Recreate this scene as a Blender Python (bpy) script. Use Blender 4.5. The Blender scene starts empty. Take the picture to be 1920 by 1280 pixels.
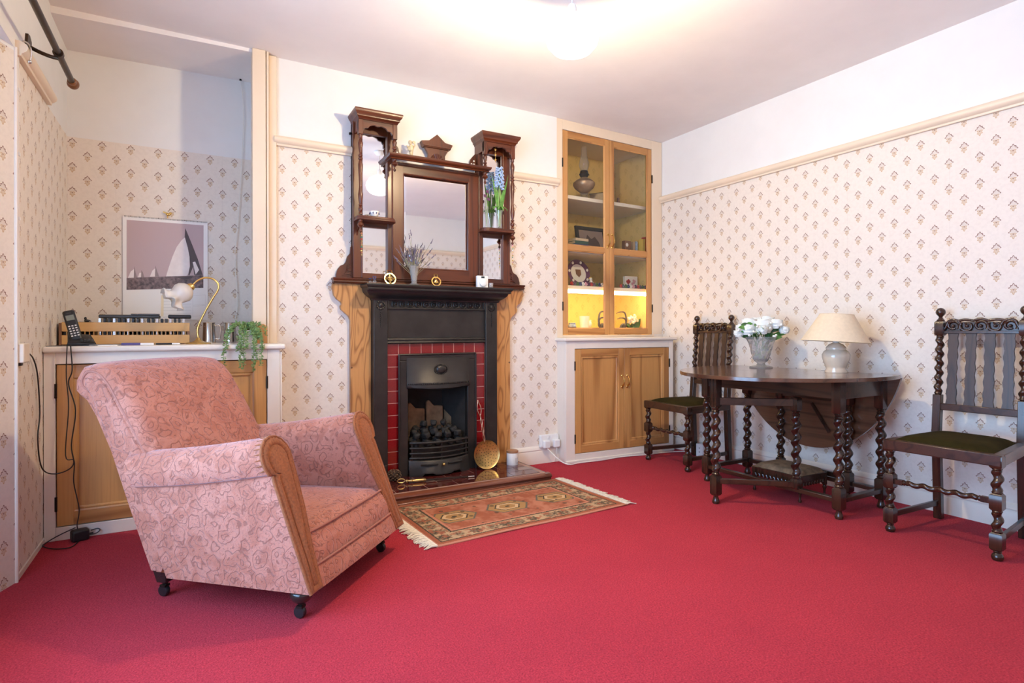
import bpy, bmesh, math, random
from mathutils import Vector, Matrix
random.seed(7)
sc = bpy.context.scene
C = sc.collection
PI = math.pi
R = math.radians

# ---------------------------------------------------------------- camera
cam_d = bpy.data.cameras.new('camera')
cam = bpy.data.objects.new('camera', cam_d)
C.objects.link(cam)
cam_d.sensor_width = 36.0
cam_d.lens = 1079.04 / 1920 * 36.0
cam_d.shift_y = -20.0 / 1920
cam_d.clip_start = 0.02
TH = 0.5085105
cam.matrix_world = (Matrix.Translation((0, 0, 0.96)) @ Matrix.Rotation(-TH, 4, 'Z')
                    @ Matrix.Rotation(PI / 2, 4, 'X') @ Matrix.Rotation(-0.0021945, 4, 'Z'))
sc.camera = cam

# ---------------------------------------------------------------- world: plain bluish daylight
world = bpy.data.worlds.new('daylight')
sc.world = world
world.use_nodes = True
bg = world.node_tree.nodes['Background']
bg.inputs['Color'].default_value = (0.40, 0.65, 1.0, 1)
bg.inputs['Strength'].default_value = 13.0
# portal in the window opening: it emits nothing, it only tells the renderer where the sky comes in
pl = bpy.data.lights.new('window_portal', 'AREA')
pl.shape = 'RECTANGLE'; pl.size = 2.0; pl.size_y = 1.78
pl.cycles.is_portal = True
po = bpy.data.objects.new('window_portal', pl)
po.location = (-0.86, 1.25, 1.17); po.rotation_euler = (R(90), 0, R(-90))
C.objects.link(po)

sc.view_settings.view_transform = 'Standard'
sc.view_settings.look = 'None'
sc.view_settings.gamma = 1.0
sc.view_settings.exposure = 0.30
sc.view_settings.use_curve_mapping = False
PENDANT = Vector((1.445, 2.05, 2.235))
BULB = 1400.0
CAB_LIGHT = 36.0

# ---------------------------------------------------------------- room dimensions
XL, XR, YB, YA, YF = -0.59, 3.454, 3.551, 3.93, -0.50
ZC, ZR = 2.535, 2.028

# ================================================================ material helpers
def newmat(name):
    m = bpy.data.materials.new(name)
    m.use_nodes = True
    nt = m.node_tree
    return m, nt, nt.nodes['Principled BSDF']

class NB:
    """small node-graph writer"""
    def __init__(s, nt): s.nt = nt
    def node(s, t, **kw):
        n = s.nt.nodes.new(t)
        for k, v in kw.items(): setattr(n, k, v)
        return n
    def put(s, sock, v):
        if isinstance(v, bpy.types.NodeSocket): s.nt.links.new(v, sock)
        elif v is not None:
            if hasattr(sock.default_value, '__len__') and not hasattr(v, '__len__'): sock.default_value = (v,) * len(sock.default_value)
            else: sock.default_value = v
    def m(s, op, a, b=None, c=None, clamp=False):
        n = s.node('ShaderNodeMath', operation=op); n.use_clamp = clamp
        for i, v in enumerate((a, b, c)):
            if v is not None: s.put(n.inputs[i], v)
        return n.outputs[0]
    def mix(s, f, a, b, mode='MIX'):
        n = s.node('ShaderNodeMix', data_type='RGBA', blend_type=mode)
        s.put(n.inputs[0], f)
        for i, v in ((6, a), (7, b)):
            if isinstance(v, bpy.types.NodeSocket): s.nt.links.new(v, n.inputs[i])
            else: n.inputs[i].default_value = (*v[:3], 1)
        return n.outputs[2]
    def coord(s, kind='Object', scale=(1, 1, 1), loc=(0, 0, 0)):
        t = s.node('ShaderNodeTexCoord'); mp = s.node('ShaderNodeMapping')
        s.nt.links.new(t.outputs[kind], mp.inputs[0])
        mp.inputs['Scale'].default_value = scale; mp.inputs['Location'].default_value = loc
        return mp.outputs[0]
    def noise(s, vec, scale, detail=2, rough=0.5, dist=0):
        n = s.node('ShaderNodeTexNoise')
        s.put(n.inputs['Vector'], vec); s.put(n.inputs['Scale'], scale); s.put(n.inputs['Detail'], detail)
        s.put(n.inputs['Roughness'], rough); s.put(n.inputs['Distortion'], dist)
        return n.outputs[0]
    def voro(s, vec, scale, feature='F1', rnd=1.0):
        n = s.node('ShaderNodeTexVoronoi', feature=feature)
        s.put(n.inputs['Vector'], vec); s.put(n.inputs['Scale'], scale); s.put(n.inputs['Randomness'], rnd)
        return n
    def ramp(s, f, stops, interp='LINEAR'):
        n = s.node('ShaderNodeValToRGB'); n.color_ramp.interpolation = interp
        el = n.color_ramp.elements
        while len(el) < len(stops): el.new(0.5)
        for e, (p, c) in zip(el, stops):
            e.position = p; e.color = (*c[:3], 1) if len(c) < 4 else c
        s.put(n.inputs[0], f)
        return n.outputs[0]
    def step(s, f, lo, hi):
        n = s.node('ShaderNodeMapRange'); n.clamp = True
        s.put(n.inputs[0], f); n.inputs[1].default_value = lo; n.inputs[2].default_value = hi
        return n.outputs[0]
    def bump(s, h, strength, dist, bsdf):
        n = s.node('ShaderNodeBump'); s.put(n.inputs['Strength'], strength); s.put(n.inputs['Distance'], dist)
        s.put(n.inputs['Height'], h); s.nt.links.new(n.outputs[0], bsdf.inputs['Normal'])
    def xyz(s, v):
        n = s.node('ShaderNodeSeparateXYZ'); s.put(n.inputs[0], v); return n.outputs

def plain(name, col, rough=0.5, metal=0.0, noise=0.0, nscale=30, bump=0.0, **kw):
    m, nt, b = newmat(name); q = NB(nt)
    b.inputs['Base Color'].default_value = (*col, 1)
    b.inputs['Roughness'].default_value = rough
    b.inputs['Metallic'].default_value = metal
    for k, v in kw.items(): b.inputs[k.replace('_', ' ')].default_value = v
    if noise or bump:
        f = q.noise(q.coord(), nscale, 4, 0.6)
        if noise:
            lo = tuple(c * (1 - noise) for c in col); hi = tuple(min(1, c * (1 + noise)) for c in col)
            nt.links.new(q.ramp(f, ((0.3, lo), (0.7, hi))), b.inputs['Base Color'])
        if bump: q.bump(f, bump, 0.002, b)
    return m

def wood(name, light, dark, grain='Z', rings=9, nscale=3.0, rough=0.4, stretch=0.09, knots=0.0, coat=0.0, fine=0.25, line=0.55):
    m, nt, b = newmat(name); q = NB(nt)
    sc3 = [1, 1, 1]; sc3['XYZ'.index(grain)] = stretch
    v = q.coord('Object', tuple(sc3))
    n1 = q.noise(v, nscale, 2, 0.45, 0.2)
    ringf = q.m('FRACT', q.m('MULTIPLY', n1, rings))
    tri = q.m('ABSOLUTE', q.m('SUBTRACT', q.m('MULTIPLY', ringf, 2), 1))
    ringm = q.step(tri, line, 1.0)
    sf = [1, 1, 1]; sf['XYZ'.index(grain)] = 0.03
    fin = q.noise(q.coord('Object', tuple(sf)), 130, 3, 0.6)
    col = q.mix(q.m('MULTIPLY', ringm, 0.75), light, dark)
    col = q.mix(q.m('MULTIPLY', q.step(fin, 0.45, 0.75), fine), col, dark)
    big = q.noise(q.coord('Object'), 2.3, 2)
    col = q.mix(q.m('MULTIPLY', q.step(big, 0.35, 0.7), 0.22), col, tuple(c * 0.62 for c in light))
    if knots:
        vk = [1, 1, 1]; vk['XYZ'.index(grain)] = 0.7
        vn = q.voro(q.coord('Object', tuple(vk)), knots)
        km = q.m('MULTIPLY', q.m('SUBTRACT', 1, q.step(vn.outputs['Distance'], 0.02, 0.075)),
                 q.m('GREATER_THAN', q.xyz(vn.outputs['Color'])[0], 0.45))
        col = q.mix(q.m('MULTIPLY', km, 0.9), col, tuple(c * 0.28 for c in dark))
    nt.links.new(col, b.inputs['Base Color'])
    b.inputs['Roughness'].default_value = rough
    b.inputs['Coat Weight'].default_value = coat
    b.inputs['Coat Roughness'].default_value = 0.15
    q.bump(fin, 0.12, 0.001, b)
    return m

def wallpaper(name, base, dark, gold, mott, seams=True, strength=1.0):
    m, nt, b = newmat(name); q = NB(nt)
    t = q.node('ShaderNodeTexCoord')
    u, v, _ = q.xyz(t.outputs['UV'])
    PX, PY = 0.134, 0.1338
    fu = q.m('SUBTRACT', q.m('FRACT', q.m('ADD', q.m('DIVIDE', u, PX), 100.5)), 0.5)
    fv = q.m('SUBTRACT', q.m('FRACT', q.m('ADD', q.m('DIVIDE', v, PY), 100.5)), 0.5)
    inA = q.m('LESS_THAN', q.m('ADD', q.m('ABSOLUTE', fu), q.m('ABSOLUTE', fv)), 0.5)
    off = q.m('MULTIPLY', q.m('SUBTRACT', 1, inA), 0.5)
    x = q.m('MULTIPLY', q.m('SUBTRACT', fu, q.m('MULTIPLY', off, q.m('SIGN', fu))), PX)
    y = q.m('MULTIPLY', q.m('SUBTRACT', fv, q.m('MULTIPLY', off, q.m('SIGN', fv))), PY)
    # upper leaf: a pointed four-lobe outline
    yy = q.m('SUBTRACT', y, 0.003)
    xs = q.m('MULTIPLY', x, 1.18)
    r = q.m('SQRT', q.m('ADD', q.m('MULTIPLY', xs, xs), q.m('MULTIPLY', yy, yy)))
    th = q.m('ARCTAN2', xs, yy)
    Rr = q.m('MULTIPLY', q.m('ADD', 0.84, q.m('ADD', q.m('MULTIPLY', q.m('COSINE', q.m('MULTIPLY', th, 4)), 0.10), q.m('MULTIPLY', q.m('COSINE', q.m('MULTIPLY', th, 8)), 0.13))), 0.0200)
    up = q.step(y, -0.001, 0.001)
    dr = q.m('SUBTRACT', r, Rr)
    line = q.m('MULTIPLY', q.m('SUBTRACT', 1, q.step(q.m('ABSOLUTE', dr), 0.0012, 0.0027)), up)
    fill = q.m('MULTIPLY', q.m('LESS_THAN', dr, 0), up)
    # lower flower: gold lobes
    y2 = q.m('ADD', y, 0.010)
    r2 = q.m('SQRT', q.m('ADD', q.m('MULTIPLY', q.m('MULTIPLY', x, x), 2.2), q.m('MULTIPLY', y2, y2)))
    th2 = q.m('ARCTAN2', x, y2)
    R2 = q.m('MULTIPLY', q.m('ADD', 0.8, q.m('MULTIPLY', q.m('COSINE', q.m('MULTIPLY', th2, 6)), 0.2)), 0.0180)
    low = q.step(q.m('MULTIPLY', y, -1), -0.001, 0.002)
    g = q.m('MULTIPLY', q.m('LESS_THAN', r2, R2), low)
    gl = q.m('MULTIPLY', q.m('SUBTRACT', 1, q.step(q.m('ABSOLUTE', q.m('SUBTRACT', r2, R2)), 0.0010, 0.0028)), low)
    dot = q.m('SUBTRACT', 1, q.step(q.m('SQRT', q.m('ADD', q.m('MULTIPLY', x, x), q.m('MULTIPLY', q.m('ADD', y, 0.006), q.m('ADD', y, 0.006)))), 0.002, 0.004))
    nz = q.noise(t.outputs['UV'], 55, 3, 0.6)
    nb = q.noise(t.outputs['UV'], 9, 2)
    col = q.mix(q.m('MULTIPLY', q.step(nz, 0.45, 0.62), 0.55), base, mott)
    col = q.mix(q.m('MULTIPLY', q.step(nb, 0.4, 0.7), 0.12), col, mott)
    peach = tuple(a * 0.72 + c * 0.28 for a, c in zip(base, dark))
    col = q.mix(q.m('MULTIPLY', fill, 0.55 * strength), col, peach)
    col = q.mix(q.m('MULTIPLY', g, 0.42 * strength), col, gold)
    col = q.mix(q.m('MULTIPLY', gl, 0.75 * strength), col, gold)
    col = q.mix(q.m('MULTIPLY', dot, 0.7 * strength), col, dark)
    col = q.mix(q.m('MULTIPLY', line, 0.95 * strength), col, dark)
    if seams:
        fs = q.m('ABSOLUTE', q.m('SUBTRACT', q.m('FRACT', q.m('ADD', q.m('DIVIDE', u, 0.536), 100.13)), 0.5))
        sm = q.m('SUBTRACT', 1, q.step(fs, 0.0008, 0.0022))
        col = q.mix(q.m('MULTIPLY', sm, 0.25), col, tuple(c * 0.6 for c in base))
    nt.links.new(col, b.inputs['Base Color'])
    b.inputs['Roughness'].default_value = 0.62
    b.inputs['Specular IOR Level'].default_value = 0.3
    q.bump(nz, 0.15, 0.001, b)
    return m

MT = {}
MT['paper'] = wallpaper('wallpaper', (0.80, 0.72, 0.635), (0.18, 0.06, 0.03), (0.50, 0.29, 0.10), (0.735, 0.655, 0.575))
MT['paper_old'] = wallpaper('yellowed_wallpaper', (0.82, 0.60, 0.24), (0.46, 0.29, 0.10), (0.58, 0.40, 0.13), (0.78, 0.56, 0.22), False, 0.6)
MT['white'] = plain('white_wall_paint', (0.79, 0.775, 0.755), 0.75, noise=0.02, nscale=6, bump=0.05)
MT['ceiling'] = plain('ceiling_paint', (0.87, 0.82, 0.79), 0.8, noise=0.03, nscale=3, bump=0.06)
MT['cream'] = plain('cream_gloss_paint', (0.80, 0.66, 0.50), 0.35, noise=0.03, nscale=4)
MT['ivory'] = plain('ivory_gloss_paint', (0.81, 0.725, 0.63), 0.35, noise=0.03, nscale=4)
MT['pine'] = wood('stripped_pine', (0.60, 0.30, 0.095), (0.27, 0.092, 0.02), 'Z', 8, 3.2, 0.42, 0.07, 7.0, 0.15)
MT['pine_h'] = wood('stripped_pine_rail', (0.53, 0.25, 0.075), (0.27, 0.092, 0.02), 'X', 8, 3.2, 0.42, 0.07, 6.0, 0.15)
MT['pine_grain'] = wood('wild_grained_pine', (0.58, 0.28, 0.09), (0.20, 0.062, 0.012), 'Z', 13, 7.0, 0.4, 0.22, 6.0, 0.15, 0.2, 0.45)
MT['beech'] = wood('pale_varnished_beech', (0.66, 0.39, 0.15), (0.52, 0.27, 0.09), 'X', 6, 3, 0.4, 0.05, 0, 0.1)
MT['mahogany'] = wood('polished_mahogany', (0.110, 0.024, 0.006), (0.030, 0.007, 0.003), 'Z', 8, 5, 0.36, 0.08, 0, 0.15)
MT['mahogany_h'] = wood('polished_mahogany_rail', (0.110, 0.024, 0.006), (0.030, 0.007, 0.003), 'X', 8, 5, 0.36, 0.08, 0, 0.15)
MT['oak'] = wood('dark_stained_oak', (0.050, 0.020, 0.010), (0.012, 0.005, 0.003), 'Z', 10, 5, 0.27, 0.08, 0, 0.25, 0.5)
MT['oak_x'] = wood('dark_stained_oak_rail', (0.058, 0.023, 0.011), (0.013, 0.006, 0.003), 'Y', 10, 5, 0.28, 0.08, 0, 0.2, 0.5)
MT['oak_slat'] = wood('worn_oak_slat', (0.055, 0.024, 0.012), (0.014, 0.007, 0.004), 'Z', 14, 5, 0.42, 0.12, 0, 0.1, 0.4)
MT['oak_top'] = wood('polished_oak_top', (0.125, 0.052, 0.026), (0.045, 0.018, 0.010), 'Y', 9, 4, 0.16, 0.07, 0, 0.6, 0.4)
MT['iron'] = plain('blackleaded_cast_iron', (0.034, 0.029, 0.026), 0.40, 0.45, noise=0.3, nscale=9, bump=0.08)
MT['soot'] = plain('sooty_firebrick', (0.02, 0.017, 0.015), 0.9, noise=0.5, nscale=8)
MT['firebrick'] = plain('scorched_fire_clay', (0.30, 0.17, 0.085), 0.9, noise=0.55, nscale=7, bump=0.3)
MT['coal'] = plain('grey_coal', (0.022, 0.018, 0.015), 0.75, noise=0.6, nscale=45, bump=0.8)
MT['red_tile'] = plain('red_glazed_tile', (0.20, 0.006, 0.006), 0.10, noise=0.25, nscale=12, Coat_Weight=0.4)
MT['grout'] = plain('pale_grout', (0.62, 0.36, 0.28), 0.8)
MT['hearth_tile'] = plain('oxblood_hearth_tile', (0.085, 0.014, 0.012), 0.07, noise=0.3, nscale=10, Coat_Weight=0.5)
MT['hearth_grout'] = plain('hearth_grout', (0.36, 0.22, 0.17), 0.7)
MT['hearth_wood'] = wood('red_stained_hearth_edge', (0.20, 0.06, 0.03), (0.08, 0.02, 0.012), 'X', 6, 3, 0.25, 0.06, 0, 0.4)
MT['brass'] = plain('polished_brass', (0.78, 0.53, 0.17), 0.24, 1.0, noise=0.12, nscale=25)
MT['old_brass'] = plain('worn_brass_sheet', (0.72, 0.50, 0.18), 0.33, 1.0, noise=0.3, nscale=14)
MT['copper'] = plain('copper_wire', (0.62, 0.36, 0.22), 0.35, 1.0)
MT['bronze'] = plain('bronzed_metal', (0.06, 0.036, 0.02), 0.33, 0.8, noise=0.2, nscale=20)
MT['wood_knob'] = plain('brown_turned_wood', (0.20, 0.08, 0.025), 0.35)
MT['steel'] = plain('brushed_steel', (0.62, 0.59, 0.56), 0.22, 1.0)
MT['dark_metal'] = plain('dark_hinge_metal', (0.03, 0.024, 0.02), 0.45, 0.7)
MT['mirror'] = plain('silvered_glass', (0.90, 0.89, 0.87), 0.02, 1.0)
MT['black_plastic'] = plain('black_plastic', (0.014, 0.014, 0.016), 0.35)
MT['grey_plastic'] = plain('dark_grey_plastic', (0.045, 0.043, 0.04), 0.4)
MT['white_plastic'] = plain('white_plastic', (0.82, 0.81, 0.79), 0.35)
MT['screen'] = plain('grey_lcd', (0.22, 0.24, 0.20), 0.2)
MT['lcd_dark'] = plain('dark_lcd', (0.03, 0.035, 0.04), 0.2)
MT['paper_white'] = plain('white_card', (0.86, 0.83, 0.80), 0.7)
MT['paper_print'] = plain('faint_grey_print', (0.62, 0.59, 0.57), 0.7)
MT['paper_gold'] = plain('faint_yellow_print', (0.83, 0.72, 0.50), 0.7)
MT['print_sky'] = plain('sepia_print_sky', (0.50, 0.37, 0.37), 0.45)
MT['print_sea'] = plain('sepia_print_sea', (0.16, 0.105, 0.10), 0.45, noise=0.75, nscale=60)
MT['print_dark'] = plain('sepia_print_dark', (0.075, 0.05, 0.05), 0.45)
MT['print_sail'] = plain('sepia_print_sail', (0.80, 0.71, 0.68), 0.45, noise=0.10, nscale=10)
MT['print_grey'] = plain('sepia_print_grey', (0.28, 0.21, 0.20), 0.45)
MT['ceramic'] = plain('cream_glazed_ceramic', (0.68, 0.55, 0.42), 0.12, Coat_Weight=0.5)
MT['china'] = plain('white_china', (0.84, 0.80, 0.74), 0.15)
MT['wax'] = plain('white_wax', (0.80, 0.76, 0.72), 0.5)
MT['leaf'] = plain('fresh_green_leaf', (0.10, 0.26, 0.045), 0.5, noise=0.35, nscale=40)
MT['leaf_dark'] = plain('dark_green_leaf', (0.045, 0.13, 0.035), 0.45, noise=0.3, nscale=30)
MT['leaf_pearl'] = plain('pale_succulent_leaf', (0.16, 0.27, 0.08), 0.5, noise=0.45, nscale=60)
MT['petal'] = plain('white_silk_petal', (0.85, 0.85, 0.80), 0.6)
MT['petal_blue'] = plain('pale_blue_petal', (0.36, 0.50, 0.80), 0.6, noise=0.35, nscale=60)
MT['purple'] = plain('dried_purple', (0.15, 0.12, 0.16), 0.8, noise=0.3, nscale=60)
MT['stem'] = plain('dry_stem', (0.30, 0.27, 0.16), 0.8)
MT['stem_green'] = plain('green_stem', (0.22, 0.34, 0.11), 0.6)
MT['plum'] = plain('plum_petal', (0.13, 0.045, 0.10), 0.6)
MT['red'] = plain('red_paint', (0.50, 0.03, 0.03), 0.4)
MT['pink'] = plain('pink_paint', (0.70, 0.35, 0.42), 0.5)
MT['blue'] = plain('navy_blue', (0.035, 0.05, 0.16), 0.45)
MT['teal'] = plain('green_glass_bead', (0.03, 0.25, 0.17), 0.2)
MT['orange_bead'] = plain('coral_bead', (0.62, 0.20, 0.08), 0.3)
MT['yellow'] = plain('yellow_card', (0.78, 0.52, 0.08), 0.5)
MT['brown_book'] = plain('brown_cover', (0.22, 0.10, 0.05), 0.5)
MT['tan_book'] = plain('tan_cover', (0.50, 0.36, 0.24), 0.6)
MT['black_book'] = plain('black_cover', (0.025, 0.028, 0.032), 0.45)
MT['pages'] = plain('aged_page_edges', (0.56, 0.44, 0.30), 0.8, noise=0.1, nscale=90)
MT['green_book'] = plain('dark_green_cover', (0.03, 0.08, 0.06), 0.5)
MT['violet_print'] = plain('violet_print', (0.10, 0.07, 0.22), 0.4)
MT['oil_metal'] = plain('tarnished_lamp_metal', (0.40, 0.27, 0.18), 0.35, 0.5, noise=0.25, nscale=18)
MT['grey_horn'] = plain('grey_feather', (0.055, 0.055, 0.075), 0.5)
MT['cone'] = plain('pine_cone_scale', (0.10, 0.055, 0.03), 0.7, noise=0.4, nscale=40)
MT['fringe'] = plain('ivory_wool', (0.70, 0.61, 0.48), 0.9, noise=0.2, nscale=80)
MT['velvet'] = plain('olive_velvet', (0.026, 0.019, 0.004), 0.95, noise=0.4, nscale=7, Specular_IOR_Level=0.1)
MT['tapestry'] = plain('worn_tan_tapestry', (0.24, 0.155, 0.085), 0.9, noise=0.4, nscale=25, bump=0.3)
MT['shade'] = plain('cream_lampshade_card', (0.72, 0.59, 0.42), 0.8, noise=0.05, nscale=60)
MT['shade_in'] = plain('gold_shade_lining', (0.50, 0.37, 0.13), 0.6)
MT['wire_black'] = plain('black_flex', (0.012, 0.011, 0.012), 0.5)
MT['wire_white'] = plain('white_flex', (0.80, 0.75, 0.68), 0.5)
MT['pipe_fabric'] = plain('dark_piping', (0.36, 0.14, 0.10), 0.9)
MT['wood_lid'] = plain('wooden_lid', (0.36, 0.17, 0.08), 0.5)

def glassy(name, tint=(1, 1, 1), refl=0.10, dens=0.06, rough=0.02):
    """thin clear glass: mostly see-through, with a clear-coat reflection"""
    m, nt, b = newmat(name); q = NB(nt)
    nt.nodes.remove(b)
    out = nt.nodes['Material Output']
    tr = q.node('ShaderNodeBsdfTransparent'); tr.inputs[0].default_value = (*tint, 1)
    gl = q.node('ShaderNodeBsdfGlossy'); gl.inputs['Roughness'].default_value = rough
    df = q.node('ShaderNodeBsdfDiffuse'); df.inputs[0].default_value = (0.8, 0.8, 0.78, 1)
    fr = q.node('ShaderNodeLayerWeight'); fr.inputs[0].default_value = 0.25
    m1 = q.node('ShaderNodeMixShader'); m2 = q.node('ShaderNodeMixShader')
    m1.inputs[0].default_value = dens
    nt.links.new(tr.outputs[0], m1.inputs[1]); nt.links.new(df.outputs[0], m1.inputs[2])
    nt.links.new(q.m('ADD', q.m('MULTIPLY', fr.outputs['Fresnel'], 0.4), refl, clamp=True), m2.inputs[0])
    nt.links.new(m1.outputs[0], m2.inputs[1]); nt.links.new(gl.outputs[0], m2.inputs[2])
    nt.links.new(m2.outputs[0], out.inputs[0])
    return m
MT['pane'] = glassy('cabinet_pane', (0.97, 0.97, 0.95), 0.0, 0.0)
MT['window_glass'] = glassy('window_pane', (0.97, 0.98, 1.0), 0.0, 0.0)
MT['clear_glass'] = glassy('clear_glass', (0.97, 0.97, 0.96), 0.05, 0.08)
MT['chimney'] = glassy('lamp_chimney_glass', (1, 1, 1), 0.03, 0.10)
MT['frosted'] = plain('frosted_white_glass', (0.80, 0.72, 0.64), 0.35, Transmission_Weight=0.15)

def crystal():
    m, nt, b = newmat('cut_crystal'); q = NB(nt)
    b.inputs['Base Color'].default_value = (0.93, 0.91, 0.89, 1)
    b.inputs['Roughness'].default_value = 0.08
    b.inputs['Transmission Weight'].default_value = 0.8
    b.inputs['IOR'].default_value = 1.45
    return m
MT['crystal'] = crystal()

def emit(name, col, strength, trans=0.0):
    m, nt, b = newmat(name); q = NB(nt)
    nt.nodes.remove(b); out = nt.nodes['Material Output']
    e = q.node('ShaderNodeEmission'); e.inputs[0].default_value = (*col, 1); e.inputs[1].default_value = strength
    if trans:
        t = q.node('ShaderNodeBsdfTransparent'); mx = q.node('ShaderNodeMixShader'); mx.inputs[0].default_value = 1 - trans
        nt.links.new(t.outputs[0], mx.inputs[1]); nt.links.new(e.outputs[0], mx.inputs[2]); nt.links.new(mx.outputs[0], out.inputs[0])
    else: nt.links.new(e.outputs[0], out.inputs[0])
    return m

def carpet():
    m, nt, b = newmat('crimson_carpet'); q = NB(nt)
    v = q.coord()
    f1 = q.noise(v, 170, 3, 0.75); f2 = q.noise(v, 3.0, 3, 0.6); f3 = q.noise(v, 45, 3, 0.7)
    col = q.mix(q.step(f1, 0.3, 0.72), (0.24, 0.009, 0.021), (0.68, 0.052, 0.074))
    col = q.mix(q.m('MULTIPLY', q.step(f2, 0.35, 0.7), 0.22), col, (0.28, 0.012, 0.028))
    col = q.mix(q.m('MULTIPLY', q.step(f3, 0.45, 0.75), 0.25), col, (0.28, 0.012, 0.028))
    nt.links.new(col, b.inputs['Base Color'])
    b.inputs['Roughness'].default_value = 0.95
    b.inputs['Specular IOR Level'].default_value = 0.1
    b.inputs['Sheen Weight'].default_value = 0.04
    h = q.m('ADD', f1, q.m('MULTIPLY', f3, 0.6))
    q.bump(h, 0.9, 0.006, b)
    return m
MT['carpet'] = carpet()

def moquette():
    m, nt, b = newmat('terracotta_cut_moquette'); q = NB(nt)
    v = q.coord()
    wn = q.node('ShaderNodeTexNoise'); q.put(wn.inputs['Vector'], v); wn.inputs['Scale'].default_value = 28; wn.inputs['Detail'].default_value = 1
    wv = q.node('ShaderNodeVectorMath', operation='MULTIPLY_ADD'); q.put(wv.inputs[0], wn.outputs['Color']); wv.inputs[1].default_value = (.045, .045, .045); q.put(wv.inputs[2], v)
    vo = q.voro(wv.outputs[0], 16, 'F1', 0.7)
    d = q.m('ABSOLUTE', q.m('SUBTRACT', q.m('FRACT', q.m('MULTIPLY', vo.outputs['Distance'], 3.4)), 0.5))
    lines = q.m('SUBTRACT', 1, q.step(d, 0.05, 0.13))
    w2 = q.noise(v, 46, 0, 0.4, 1.5)
    d2 = q.m('ABSOLUTE', q.m('SUBTRACT', q.m('FRACT', q.m('MULTIPLY', w2, 4)), 0.5))
    l2 = q.m('MULTIPLY', q.m('SUBTRACT', 1, q.step(d2, 0.03, 0.10)), 0.7)
    ln = q.m('MAXIMUM', lines, l2)
    patch = q.step(q.noise(v, 8.0, 3, 0.6, 1.5), 0.46, 0.54)
    fz = q.noise(v, 300, 2, 0.7)
    col = q.mix(q.m('MULTIPLY', patch, 0.65), (0.48, 0.185, 0.125), (0.36, 0.105, 0.058))
    col = q.mix(q.m('MULTIPLY', ln, 0.75), col, (0.19, 0.06, 0.04))
    col = q.mix(q.m('MULTIPLY', fz, 0.25), col, (0.62, 0.32, 0.25))
    nt.links.new(col, b.inputs['Base Color'])
    b.inputs['Roughness'].default_value = 0.9
    b.inputs['Specular IOR Level'].default_value = 0.15
    b.inputs['Sheen Weight'].default_value = 0.50
    b.inputs['Sheen Roughness'].default_value = 0.35
    b.inputs['Sheen Tint'].default_value = (0.92, 0.86, 1.0, 1)
    q.bump(q.m('ADD', q.m('MULTIPLY', ln, -1.0), q.m('MULTIPLY', fz, 0.5)), 0.55, 0.003, b)
    return m
MT['moquette'] = moquette()
MT['moquette_plain'] = plain('brown_plush', (0.27, 0.085, 0.028), 0.9, noise=0.3, nscale=120, bump=0.5, Sheen_Weight=0.15, Sheen_Roughness=0.4)

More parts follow.
